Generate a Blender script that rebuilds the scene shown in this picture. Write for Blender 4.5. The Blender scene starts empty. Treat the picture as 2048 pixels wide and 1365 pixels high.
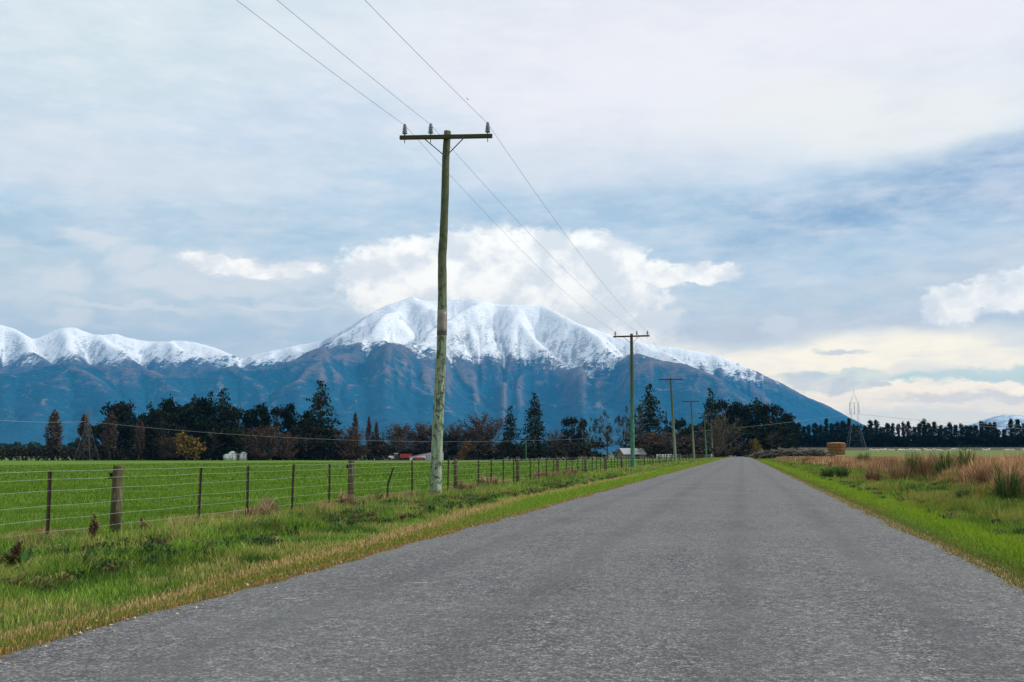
import bpy, bmesh, math, random
import numpy as np
from mathutils import Vector, Matrix
random.seed(7); RNG = np.random.default_rng(11)
SC = bpy.context.scene; COL = SC.collection
# ------------------------------------------------------------------ camera
F = 1991.0; W2, H2 = 1024.0, 682.5
PITCH = math.atan(225/F); YAW = math.atan(461/F*math.cos(PITCH))
fw = np.array([-math.sin(YAW)*math.cos(PITCH), math.cos(YAW)*math.cos(PITCH), math.sin(PITCH)])
rt = np.array([math.cos(YAW), math.sin(YAW), 0.0]); up = np.cross(rt, fw)
CAM = np.array([0, 0, 1.23])
cd = bpy.data.cameras.new('camera'); cam = bpy.data.objects.new('camera', cd); COL.objects.link(cam)
cam.matrix_world = Matrix(((rt[0], up[0], -fw[0], 0), (rt[1], up[1], -fw[1], 0), (rt[2], up[2], -fw[2], 1.23), (0, 0, 0, 1)))
cd.sensor_width = 36; cd.lens = 36*F/2048; cd.clip_start = .1; cd.clip_end = 60000
SC.camera = cam
def ray(x, y):
    d = fw*F + rt*(x-W2) - up*(y-H2); return d/np.linalg.norm(d)
def azel(x, y):
    d = ray(x, y); return math.degrees(math.atan2(d[0], d[1])), math.degrees(math.asin(d[2]))
def on_line(x, y, X):                      # point on the plane X = const seen towards that direction
    d = ray(x, y); return CAM + d*(X/d[0])
def far(x, y, dist):                       # point at a horizontal distance
    d = ray(x, y); return CAM + d*(dist/math.hypot(d[0], d[1]))
# ------------------------------------------------------------------ view, world, sun
SC.view_settings.view_transform = 'Standard'; SC.view_settings.look = 'None'
SC.view_settings.exposure = 0.0; SC.view_settings.gamma = 1.0
SUN_AZ, SUN_EL = math.radians(80), math.radians(27)
w = bpy.data.worlds.new('World'); SC.world = w; w.use_nodes = True
class NT:
    def __init__(s, nt): s.nt = nt; nt.nodes.clear()
    def n(s, t, **k):
        o = s.nt.nodes.new(t)
        for a, b in k.items(): setattr(o, a, b)
        return o
    def put(s, sock, v):
        if isinstance(v, bpy.types.NodeSocket): s.nt.links.new(v, sock)
        elif v is not None:
            if hasattr(sock, 'default_value') and not isinstance(v, (int, float)) and len(v) == 3 and sock.type == 'RGBA': v = (*v, 1)
            sock.default_value = v
    def m(s, op, a, b=None, c=None, clamp=False):
        o = s.n('ShaderNodeMath', operation=op, use_clamp=clamp)
        for i, v in enumerate((a, b, c)):
            if v is not None: s.put(o.inputs[i], v)
        return o.outputs[0]
    def noise(s, vec, scale, detail=3, rough=.55, color=False, dist=0.0, lac=2.0):
        o = s.n('ShaderNodeTexNoise'); s.put(o.inputs['Vector'], vec)
        o.inputs['Scale'].default_value = scale; o.inputs['Detail'].default_value = detail
        o.inputs['Roughness'].default_value = rough; o.inputs['Distortion'].default_value = dist; o.inputs['Lacunarity'].default_value = lac
        return o.outputs['Color' if color else 'Fac']
    def rng(s, v, a, b, c=0.0, d=1.0, smooth=False):
        o = s.n('ShaderNodeMapRange', interpolation_type='SMOOTHSTEP' if smooth else 'LINEAR')
        for i, x in enumerate((v, a, b, c, d)): s.put(o.inputs[i], x)
        return o.outputs[0]
    def mix(s, f, a, b, blend='MIX'):
        o = s.n('ShaderNodeMix', data_type='RGBA', blend_type=blend)
        s.put(o.inputs[0], f); s.put(o.inputs[6], a); s.put(o.inputs[7], b); return o.outputs[2]
    def vm(s, op, a, b):
        o = s.n('ShaderNodeVectorMath', operation=op); s.put(o.inputs[0], a); s.put(o.inputs[1], b); return o
    def xyz(s, v):
        o = s.n('ShaderNodeSeparateXYZ'); s.put(o.inputs[0], v); return o.outputs
    def comb(s, x, y, z=0.0):
        o = s.n('ShaderNodeCombineXYZ'); s.put(o.inputs[0], x); s.put(o.inputs[1], y); s.put(o.inputs[2], z); return o.outputs[0]
def lin(r, g, b):
    f = lambda c: (c/255)/12.92 if c/255 <= .04045 else ((c/255+.055)/1.055)**2.4
    return (f(r), f(g), f(b))
def build_world():
    N = NT(w.node_tree)
    tc = N.n('ShaderNodeTexCoord').outputs['Generated']
    x, y, z = N.xyz(tc)[:3]
    R2D = 57.29578
    az = N.m('MULTIPLY', N.m('ARCTAN2', x, y), R2D)
    el = N.m('MULTIPLY', N.m('ARCSINE', z), R2D)
    p0 = N.comb(az, el)
    # cloud streaks are flatter than wide: stretch the noise along the horizon
    pn = N.comb(N.m('MULTIPLY', az, .45), el, 3.1)
    nz = N.noise(pn, .17, 4, .55, color=True)
    wv = N.vm('SUBTRACT', nz, (.5, .5, .5)).outputs[0]
    p1 = N.vm('ADD', p0, N.vm('MULTIPLY', wv, (9.0, 5.0, 0.0)).outputs[0]).outputs[0]       # soft layers
    nf = N.noise(N.comb(N.m('MULTIPLY', az, .55), el, 8.0), .75, 6, .6, color=True)
    wf = N.vm('SUBTRACT', nf, (.5, .5, .5)).outputs[0]
    p2 = N.vm('ADD', p0, N.vm('MULTIPLY', wf, (3.0, 2.2, 0.0)).outputs[0]).outputs[0]       # cumulus edges
    def ell(px, py, rx, ry, p, rot=0.0):
        a, e = azel(px, py)
        o = N.n('ShaderNodeMapping', vector_type='TEXTURE'); N.put(o.inputs[0], p)
        o.inputs[1].default_value = (a, e, 0); o.inputs[2].default_value = (0, 0, math.radians(rot))
        o.inputs[3].default_value = (rx/34.7, ry/34.7, 1)
        l = N.n('ShaderNodeVectorMath', operation='LENGTH'); N.put(l.inputs[0], o.outputs[0])
        return N.m('SUBTRACT', 1.0, l.outputs['Value'])
    col = None
    ramp = N.n('ShaderNodeValToRGB'); e1 = N.xyz(p1)[1]
    N.put(ramp.inputs[0], N.rng(e1, 0, 30)); cr = ramp.color_ramp
    stops = [(0, lin(222, 222, 216)), (.10, lin(208, 216, 220)), (.2, lin(192, 206, 220)), (.34, lin(182, 202, 221)), (.46, lin(182, 202, 222)), (.6, lin(200, 212, 226)), (.8, lin(207, 218, 229)), (1, lin(214, 222, 232))]
    while len(cr.elements) < len(stops): cr.elements.new(.5)
    for q, (pos, c) in zip(cr.elements, stops): q.position = pos; q.color = (*c, 1)
    col = ramp.outputs[0]
    soft = [  # px, py, rx, ry, colour, strength, rotation
        (1500, 90, 1150, 270, (229, 226, 237), .95, 0), (1250, 200, 520, 150, (233, 231, 240), .8, 0),
        (150, 130, 420, 150, (203, 216, 224), .7, 0), (650, 250, 500, 80, (199, 210, 229), .7, 4),
        (230, 330, 520, 85, (211, 216, 226), .95, 0), (1250, 330, 420, 90, (214, 217, 229), .8, 0),
        (1780, 230, 560, 110, (234, 233, 232), .95, -3),
        (500, 450, 420, 62, (172, 194, 214), .9, 2), (40, 460, 260, 45, (168, 191, 211), .8, 0),
        (1250, 425, 620, 60, (168, 190, 212), .85, 0), (1820, 405, 560, 125, (138, 163, 194), 1.0, 6),
        (2150, 380, 300, 120, (160, 174, 203), .9, 0), (1650, 500, 560, 70, (176, 197, 218), .85, 0),
        (150, 560, 500, 75, (193, 208, 220), .8, 0), (1650, 615, 650, 80, (192, 204, 216), .8, 0),
        (2000, 530, 300, 60, (196, 202, 214), .7, 0), (1650, 660, 420, 40, (208, 207, 214), .7, 0),
        (1800, 715, 800, 60, (246, 238, 216), 1.0, 0), (1980, 752, 330, 20, (178, 214, 214), .9, 2), (1650, 757, 160, 12, (196, 217, 213), .7, 3),
        (1850, 778, 520, 16, (250, 241, 220), .9, -2), (1720, 800, 360, 34, (238, 228, 212), .8, 0), (2050, 806, 330, 26, (226, 219, 210), .8, 0),
        (1690, 772, 60, 16, (190, 199, 212), .9, 0), (1610, 765, 50, 22, (200, 208, 218), .8, 0), (1760, 772, 32, 10, (192, 198, 210), .8, -15),
        (1680, 706, 70, 10, (206, 208, 216), .8, 0), (1950, 800, 200, 12, (206, 208, 214), .7, 0),
        (1850, 845, 700, 26, (233, 234, 230), .7, 0)]
    for px, py, rx, ry, c, s, rot in soft:
        big = ry > 45
        e = ell(px, py, rx, ry, p1 if big else p2, rot)
        col = N.mix(N.m('MULTIPLY', N.rng(e, 0.0, .75 if big else .6, smooth=True), s), col, tuple(q*(1.30 if c[0] > c[2]+12 else 1) for q in lin(*c)))
    # fine mottling of the layer cloud
    fm = N.noise(N.comb(N.m('MULTIPLY', az, .35), el, 1.7), .9, 6, .62)
    col = N.mix(N.rng(fm, .38, .66, 0, .42), col, lin(232, 232, 238))
    fd_ = N.noise(N.comb(N.m('MULTIPLY', az, .30), el, 12.3), .42, 7, .62)
    col = N.mix(N.rng(fd_, .50, .74, 0, .24), col, lin(176, 190, 208))
    # thin veils
    vl = N.rng(N.noise(N.comb(N.m('MULTIPLY', az, .22), el, 5.5), 1.1, 5, .6), .50, .72, smooth=True)
    veil = N.m('MULTIPLY', vl, N.rng(el, 2, 14, .6, .25))
    col = N.mix(veil, col, lin(226, 230, 236))
    # cumulus
    cum = [(810, 545, 150, 75), (900, 515, 130, 62), (985, 505, 120, 58), (1085, 512, 120, 62), (1150, 530, 150, 75), (1235, 520, 78, 48), (1060, 600, 300, 110),
           (1235, 612, 95, 36), (1290, 630, 45, 16), (1310, 548, 110, 34), (1405, 548, 80, 26), (1180, 650, 200, 80), (880, 590, 240, 75), (1000, 550, 260, 95), (1160, 600, 200, 80),
           (440, 524, 100, 22), (550, 540, 120, 22), (1905, 612, 62, 46), (1975, 592, 70, 40), (2050, 582, 90, 44)]
    faint = [(430, 528, 150, 46), (560, 545, 190, 44), (195, 475, 80, 26), (270, 512, 60, 36), (440, 578, 170, 26), (140, 560, 60, 40), (330, 560, 120, 26), (140, 640, 50, 30), (260, 615, 200, 12), (560, 620, 160, 10), (1553, 652, 52, 20)]
    def union(lst, p):
        a = None
        for c in lst:
            e = ell(*c, p); a = e if a is None else N.m('SMOOTH_MAX', a, e, .12)
        return a
    uf = union(faint, p2)
    col = N.mix(N.m('MULTIPLY', N.rng(uf, 0.05, .6, smooth=True), .7), col, lin(224, 226, 232))
    uc = union(cum, p2)
    det = N.noise(N.comb(az, N.m('MULTIPLY', el, 1.3), 4.0), 1.7, 9, .66)
    bul = N.m('ADD', uc, N.m('MULTIPLY', N.m('SUBTRACT', det, .5), .65))
    mask = N.rng(bul, .0, .34, smooth=True)
    shade = N.noise(N.comb(N.m('MULTIPLY', az, .8), N.m('ADD', el, .35), 6.0), .55, 5, .55)
    cc = N.mix(N.rng(shade, .38, .62, smooth=True), lin(228, 230, 236), (1.10, 1.08, 1.06))
    col = N.mix(N.m('MULTIPLY', mask, .95), col, cc)
    # brighter overcast above the frame, dull ground below the horizon
    col = N.mix(N.rng(el, 30, 60, smooth=True), col, (1.0, 1.02, 1.06))
    col = N.mix(N.rng(el, 0, -4), col, (.10, .12, .08))
    sky = N.n('ShaderNodeTexSky', sky_type='NISHITA'); sky.sun_disc = False
    sky.sun_elevation = SUN_EL; sky.sun_rotation = SUN_AZ
    b1 = N.n('ShaderNodeBackground'); N.put(b1.inputs[0], sky.outputs[0]); b1.inputs[1].default_value = .10
    b2 = N.n('ShaderNodeBackground'); N.put(b2.inputs[0], N.mix(1.0, col, N.mix(N.rng(el, 0, 16, smooth=True), (1.78, 1.50, 1.10), (1.40, 1.355, 1.225)), 'MULTIPLY')); b2.inputs[1].default_value = 1.0
    mx = N.n('ShaderNodeMixShader'); mx.inputs[0].default_value = .93
    N.nt.links.new(b1.outputs[0], mx.inputs[1]); N.nt.links.new(b2.outputs[0], mx.inputs[2])
    N.nt.links.new(mx.outputs[0], N.n('ShaderNodeOutputWorld').inputs[0])
build_world()
sl = bpy.data.lights.new('sun', 'SUN'); so = bpy.data.objects.new('sun', sl); COL.objects.link(so)
sl.energy = 3.2; sl.angle = math.radians(7); sl.color = (1, .95, .87)
sv = Vector((math.sin(SUN_AZ)*math.cos(SUN_EL), math.cos(SUN_AZ)*math.cos(SUN_EL), math.sin(SUN_EL)))
so.rotation_euler = sv.to_track_quat('Z', 'Y').to_euler(); so.location = (30, -20, 60)
# ------------------------------------------------------------------ helpers
def tag(o, label=None, cat=None, group=None, kind=None):
    for k, v in (('label', label), ('category', cat), ('group', group), ('kind', kind)):
        if v: o[k] = v
    return o
def empty(name, loc, label, cat, group=None, rz=0.0):
    o = bpy.data.objects.new(name, None); COL.objects.link(o); o.location = loc; o.rotation_euler = (0, 0, rz)
    o.empty_display_size = .2
    return tag(o, label, cat, group)
def mesh_np(name, V, faces, mat=None, parent=None, col=None, smooth=False, loc=None):
    """faces: list of int arrays, each (n,k)"""
    me = bpy.data.meshes.new(name); V = np.asarray(V, dtype=np.float32)
    faces = [np.asarray(f, dtype=np.int32) for f in faces if len(f)]
    me.vertices.add(len(V)); me.vertices.foreach_set('co', V.ravel())
    tot = sum(f.size for f in faces); npol = sum(len(f) for f in faces)
    me.loops.add(tot); me.polygons.add(npol)
    me.loops.foreach_set('vertex_index', np.concatenate([f.ravel() for f in faces]))
    sizes = np.concatenate([np.full(len(f), f.shape[1], np.int32) for f in faces])
    me.polygons.foreach_set('loop_start', np.concatenate([[0], np.cumsum(sizes)[:-1]]).astype(np.int32))
    if smooth: me.polygons.foreach_set('use_smooth', np.ones(npol, dtype=bool))
    if col is not None:
        a = me.color_attributes.new('Col', 'FLOAT_COLOR', 'POINT')
        c = np.ones((len(V), 4), np.float32); c[:, :3] = col; a.data.foreach_set('color', c.ravel())
    me.update(calc_edges=True)
    if mat: me.materials.append(mat)
    o = bpy.data.objects.new(name, me); COL.objects.link(o)
    if parent: o.parent = parent
    if loc is not None: o.location = loc
    return o
class MB:
    """collects boxes, tubes, lathes into one mesh"""
    def __init__(s): s.v = []; s.f = []
    def add(s, V, Fs):
        b = len(s.v); s.v += [tuple(map(float, q)) for q in V]; s.f += [tuple(i+b for i in f) for f in Fs]; return s
    def box(s, c, d, M=None):
        x, y, z = d[0]/2, d[1]/2, d[2]/2; V = [Vector((i*x, j*y, k*z)) for i in (-1, 1) for j in (-1, 1) for k in (-1, 1)]
        if M is not None: V = [M @ q for q in V]
        return s.add([q+Vector(c) for q in V], [(0, 1, 3, 2), (4, 6, 7, 5), (0, 4, 5, 1), (2, 3, 7, 6), (0, 2, 6, 4), (1, 5, 7, 3)])
    def tube(s, pts, rad, n=8, cap=True):
        pts = [Vector(p) for p in pts]; rad = rad if hasattr(rad, '__len__') else [rad]*len(pts)
        V = []; Fs = []; prev = None
        for i, p in enumerate(pts):
            t = (pts[min(i+1, len(pts)-1)]-pts[max(i-1, 0)]).normalized()
            if prev is None: prev = t.orthogonal().normalized()
            a = (prev - t*prev.dot(t)); a = a.normalized() if a.length > 1e-6 else t.orthogonal().normalized()
            prev = a; b = t.cross(a)
            for k in range(n):
                q = 2*math.pi*k/n; V.append(p+(a*math.cos(q)+b*math.sin(q))*rad[i])
        for i in range(len(pts)-1):
            for k in range(n): Fs.append((i*n+k, i*n+(k+1) % n, (i+1)*n+(k+1) % n, (i+1)*n+k))
        if cap: Fs += [tuple(range(n))[::-1], tuple((len(pts)-1)*n+k for k in range(n))]
        return s.add(V, Fs)
    def lathe(s, prof, n=14, c=(0, 0, 0)):
        V = []; Fs = []
        for r, z in prof:
            for k in range(n):
                q = 2*math.pi*k/n; V.append((c[0]+r*math.cos(q), c[1]+r*math.sin(q), c[2]+z))
        for i in range(len(prof)-1):
            for k in range(n): Fs.append((i*n+k, i*n+(k+1) % n, (i+1)*n+(k+1) % n, (i+1)*n+k))
        Fs += [tuple(range(n))[::-1], tuple((len(prof)-1)*n+k for k in range(n))]
        return s.add(V, Fs)
    def build(s, name, mat, parent=None, smooth=False, loc=None):
        me = bpy.data.meshes.new(name); me.from_pydata(s.v, [], s.f); me.materials.append(mat)
        if smooth:
            for q in me.polygons: q.use_smooth = len(q.vertices) <= 4
        o = bpy.data.objects.new(name, me); COL.objects.link(o)
        if parent: o.parent = parent
        if loc is not None: o.location = loc
        return o
def vnoise(x, y, seed=0):
    x = np.asarray(x, float); y = np.asarray(y, float)
    T = np.random.default_rng(seed).random((256, 256)); xi = np.floor(x).astype(int); yi = np.floor(y).astype(int)
    fx = x-xi; fy = y-yi; fx = fx*fx*(3-2*fx); fy = fy*fy*(3-2*fy)
    g = lambda a, b: T[a % 256, b % 256]
    return (g(xi, yi)*(1-fx)+g(xi+1, yi)*fx)*(1-fy)+(g(xi, yi+1)*(1-fx)+g(xi+1, yi+1)*fx)*fy
def fbm(x, y, oct=4, seed=0, gain=.5):
    s = 0; a = 1; t = 0
    for i in range(oct): s = s+a*vnoise(x*2**i, y*2**i, seed+i*17); t += a; a *= gain
    return s/t
def sstep(a, b, x): t = np.clip((x-a)/(b-a), 0, 1); return t*t*(3-2*t)
def ground_z(X, Y):
    X = np.asarray(X, float); Y = np.asarray(Y, float)
    left = -1.15*sstep(20, 360, Y)*sstep(9, 70, -X)
    right = np.interp(Y, [90, 200, 250, 330, 400, 655, 720], [0, .38, .95, 1.75, 2.2, 4.9, 5.4])*sstep(3, 24, X)
    hum = (fbm(X*.6, Y*.6, 3, 5)-.5)*.16*sstep(.3, 2.5, np.maximum(-X-4.5, X-2.5))*sstep(400, 60, Y)*(1-.8*np.exp(-((X+10.2)/.8)**2))
    berm = -.14*sstep(7.0, 9.3, -X) + .15*sstep(5.5, 9, X)*sstep(300, 60, Y) - .10*np.exp(-((X-5)/.9)**2)
    far_ = 2.5*sstep(700, 5000, Y)
    return left+right+hum+berm+far_
# ------------------------------------------------------------------ materials
def mat(name): m = bpy.data.materials.new(name); m.use_nodes = True; return m, NT(m.node_tree)
def finish(N, col, rough=.8, bump=None, bs=.3, bd=.02, metal=0.0, spec=.3, trans=0.0):
    b = N.n('ShaderNodeBsdfPrincipled'); N.put(b.inputs['Base Color'], col); N.put(b.inputs['Roughness'], rough)
    b.inputs['Metallic'].default_value = metal; b.inputs['Specular IOR Level'].default_value = spec
    if bump is not None:
        bn = N.n('ShaderNodeBump'); bn.inputs['Strength'].default_value = bs; bn.inputs['Distance'].default_value = bd
        N.put(bn.inputs['Height'], bump); N.nt.links.new(bn.outputs[0], b.inputs['Normal'])
    out = N.n('ShaderNodeOutputMaterial'); sh = b.outputs[0]
    if trans:
        t = N.n('ShaderNodeBsdfTranslucent'); N.put(t.inputs[0], col); m = N.n('ShaderNodeMixShader'); m.inputs[0].default_value = trans
        N.nt.links.new(sh, m.inputs[1]); N.nt.links.new(t.outputs[0], m.inputs[2]); sh = m.outputs[0]
    N.nt.links.new(sh, out.inputs[0])
def pos(N): return N.n('ShaderNodeNewGeometry').outputs['Position']
def obco(N): return N.n('ShaderNodeTexCoord').outputs['Object']
def two_tone(name, c1, c2, scale=8, rough=.8, stretch=(1, 1, 1), bs=.3, metal=0.0, spec=.3, lo=.35, hi=.65, c3=None, bd=.01, trans=0.0):
    m, N = mat(name); v = N.vm('MULTIPLY', obco(N), stretch).outputs[0]
    n = N.noise(v, scale, 5, .6); c = N.mix(N.rng(n, lo, hi), c1, c2)
    if c3: c = N.mix(N.rng(N.noise(v, scale*2.7, 4, .6), .55, .68), c, c3)
    finish(N, c, rough, n, bs, bd, metal, spec, trans); return m
def attr_mat(name, rough=.75, trans=.25, spec=.15):
    m, N = mat(name); a = N.n('ShaderNodeAttribute'); a.attribute_name = 'Col'
    finish(N, a.outputs['Color'], rough, trans=trans, spec=spec); return m
M = {}
M['grass'] = attr_mat('grass_blades'); M['foliage'] = attr_mat('foliage', .85, .12, .08); M['twig'] = attr_mat('twigs', .9, 0, .05)
def road_mat():
    m, N = mat('chip_seal'); P = pos(N); x, y, z = N.xyz(P)[:3]
    vo = N.n('ShaderNodeTexVoronoi'); N.put(vo.inputs['Vector'], P); vo.inputs['Scale'].default_value = 58; vo.inputs['Randomness'].default_value = 1
    cell = N.xyz(vo.outputs['Color'])[0]
    c = N.mix(N.rng(cell, 0, 1, smooth=False), (.024, .025, .026), (.265, .265, .27))
    c = N.mix(N.rng(cell, .93, .97), c, (.34, .34, .34))
    c = N.mix(N.rng(vo.outputs['Distance'], .35, .8), c, (.035, .034, .04))
    n2 = N.noise(P, 17, 6, .78); c = N.mix(1.0, c, N.mix(N.rng(n2, .34, .66), (.25, .25, .27), (1.65, 1.66, 1.66)), 'MULTIPLY')
    n5 = N.noise(P, 5.5, 4, .7); c = N.mix(1.0, c, N.mix(N.rng(n5, .36, .64), (.74, .74, .75), (1.25, 1.24, 1.25)), 'MULTIPLY')
    n3 = N.noise(N.comb(N.m('MULTIPLY', x, 1.6), N.m('MULTIPLY', y, .12), 0), 1.0, 4, .6)
    c = N.mix(N.rng(n3, .35, .68, 0, .30), c, (.145, .146, .151))
    # smoother, tar-rich wheel paths
    wp = None
    for xc in (-3.25, -1.75, -.1, 1.35):
        g = N.m('SUBTRACT', 1.0, N.m('ABSOLUTE', N.m('DIVIDE', N.m('SUBTRACT', N.m('ADD', x, N.m('MULTIPLY', n3, .3)), xc+.15), .34)))
        wp = g if wp is None else N.m('MAXIMUM', wp, g)
    c = N.mix(N.m('MULTIPLY', N.rng(wp, 0, 1, smooth=True), .42), c, (.062, .062, .068))
    n4 = N.noise(P, .5, 3, .5); c = N.mix(N.rng(n4, .4, .65, 0, .25), c, (.16, .165, .15))
    h = N.m('ADD', N.m('SUBTRACT', 1.0, vo.outputs['Distance']), N.m('MULTIPLY', n2, .7))
    finish(N, c, .82, h, .8, .006, 0, .35); return m
M['road'] = road_mat()
def ground_mat(name, c1, c2, c3, sc=1.0, streak=(1, 1, 1), bs=.5, fine=45):
    m, N = mat(name); P = N.vm('MULTIPLY', pos(N), streak).outputs[0]
    a = N.noise(P, .12*sc, 5, .6); b = N.noise(P, 1.4*sc, 5, .65); f = N.noise(P, fine, 3, .7)
    c = N.mix(N.rng(a, .35, .65), c1, c2); c = N.mix(N.rng(b, .42, .66, 0, .75), c, c3)
    c = N.mix(N.rng(f, .3, .7, 0, .5), c, N.mix(.55, c, (.004, .008, .002)))
    finish(N, c, .95, N.m('ADD', b, N.m('MULTIPLY', f, .4)), bs, .08, 0, .1); return m
M['pasture'] = ground_mat('pasture', (.105, .20, .016), (.078, .155, .015), (.14, .225, .03))
M['verge'] = ground_mat('verge_soil', (.06, .12, .015), (.05, .09, .02), (.11, .12, .04))
M['dry'] = ground_mat('dry_field', (.20, .13, .055), (.16, .12, .045), (.24, .15, .08))
M['olive'] = ground_mat('olive_field', (.20, .19, .05), (.26, .18, .08), (.13, .17, .04), .5)
M['rgreen'] = ground_mat('sheep_field', (.13, .19, .045), (.11, .16, .04), (.19, .20, .07), .5)
M['bare'] = ground_mat('bare_field', (.085, .085, .045), (.07, .075, .035), (.11, .09, .06), .3)
M['plain'] = ground_mat('plain', (.05, .12, .04), (.08, .15, .05), (.13, .14, .07), .02, bs=.1, fine=3)
M['gravel'] = ground_mat('gravel', (.16, .15, .14), (.2, .17, .13), (.1, .1, .09), 2)
# ------------------------------------------------------------------ ground and road
def grid_lines(spec):
    out = []
    for a, b, s in spec: out += list(np.arange(a, b-1e-6, s))
    return np.array(out+[spec[-1][1]])
gx = grid_lines([(-18900, -6000, 4000), (-6000, -1000, 500), (-1000, -200, 50), (-200, -40, 8), (-40, -12, 1.4), (-12, -4.43, .5), (-4.43, 2.47, 1.15), (2.47, 14, .5), (14, 40, 1.5), (40, 200, 8), (200, 1000, 50), (1000, 6000, 500), (6000, 18900, 4300)])
gy = grid_lines([(-3000, -500, 500), (-500, -40, 46), (-40, 60, 1), (60, 120, 2), (120, 400, 8), (400, 1000, 25), (1000, 6000, 250), (6000, 18900, 2150)])
GX, GY = np.meshgrid(gx, gy); GZ = ground_z(GX, GY)
onroad = (GX > -4.6) & (GX < 2.6) & (GY < 700)
GZ = np.where(onroad, -.03, GZ)
idx = np.arange(GX.size).reshape(GX.shape)
FQ = np.stack([idx[:-1, :-1], idx[:-1, 1:], idx[1:, 1:], idx[1:, :-1]], -1).reshape(-1, 4)
g = mesh_np('ground', np.stack([GX, GY, GZ], -1).reshape(-1, 3), [FQ], smooth=True); tag(g, kind='structure')
for k in ('plain', 'pasture', 'verge', 'dry', 'olive', 'rgreen', 'bare'): g.data.materials.append(M[k])
cx = (GX[:-1, :-1]+GX[1:, 1:])/2; cy = (GY[:-1, :-1]+GY[1:, 1:])/2; mi = np.zeros(cx.shape, int)
cd_ = cy*math.cos(YAW)-cx*math.sin(YAW)
mi[(cx < -10.5) & (cy < 420) & (cx > -700)] = 1
mi[(cx < -10.5) & (cd_ > 352) & (cd_ < 520) & (cx > -700) & (cx > -150)] = 6
mi[(cx >= -10.5) & (cx < 7.2) & (cy < 700)] = 2
mi[(cx >= 7.2) & (cx < 18) & (cy < 200)] = 3
mi[(cx >= 18) & (cy < 200)] = 4
mi[(cx >= 7.2) & (cy >= 200) & (cx < 900)] = 5
mi[(cx >= 7.2) & (cy >= 430) & (cy < 900)] = 6
g.data.polygons.foreach_set('material_index', mi.ravel().astype(np.int32))
ry = grid_lines([(-60, 40, .5), (40, 120, 1), (120, 700, 5)])
def wob(y, s): return (fbm(y*.7, y*0+s, 3, 9)-.5)*.22 + (fbm(y*3.1, y*0+s, 2, 4)-.5)*.14
rxs = np.linspace(0, 1, 9); RV = []
for y in ry:
    bend = -6.0*sstep(380, 700, y)
    l = -4.43+float(wob(y, 1.0))*(y < 120); r = 2.47+float(wob(y, 7.0))*(y < 120)
    for t in rxs: RV.append((l+(r-l)*t+bend, y, .004+.05*(1-(2*t-1)**2)))
nr = len(rxs); ii = np.arange(len(RV)).reshape(len(ry), nr)
rd = mesh_np('road', RV, [np.stack([ii[:-1, :-1], ii[:-1, 1:], ii[1:, 1:], ii[1:, :-1]], -1).reshape(-1, 4)], M['road'], smooth=True); tag(rd, kind='structure')
M['paint'] = two_tone('worn_road_paint', (.75, .75, .73), (.4, .4, .4), 60)
for (mx, my, ln, an, lb) in ((580, 1194, .15, 12, 'nearer short white scrape mark on the grey road surface'), (843, 1166, .16, 8, 'farther short white scrape mark on the grey road surface')):
    d = ray(mx, my); q = CAM+d*((.04-CAM[2])/d[2])
    c_, s_ = math.cos(math.radians(an)), math.sin(math.radians(an)); hw = .009
    pts = [(-ln/2, 0), (-ln/4, -hw), (ln/4, -hw*.8), (ln/2, 0), (ln/4, hw), (-ln/4, hw*.7)]
    V = [(q[0]+a*c_-b*s_, q[1]+a*s_+b*c_) for a, b in pts]
    def rz_(x): t = (x+4.43)/6.9; return .004+.05*(1-(2*t-1)**2)+.004
    o = mesh_np('road_mark', [(x, y, rz_(x)) for x, y in V], [np.array([[0, 1, 4, 5], [1, 2, 3, 4]])], M['paint']); tag(o, lb, 'road mark')
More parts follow.
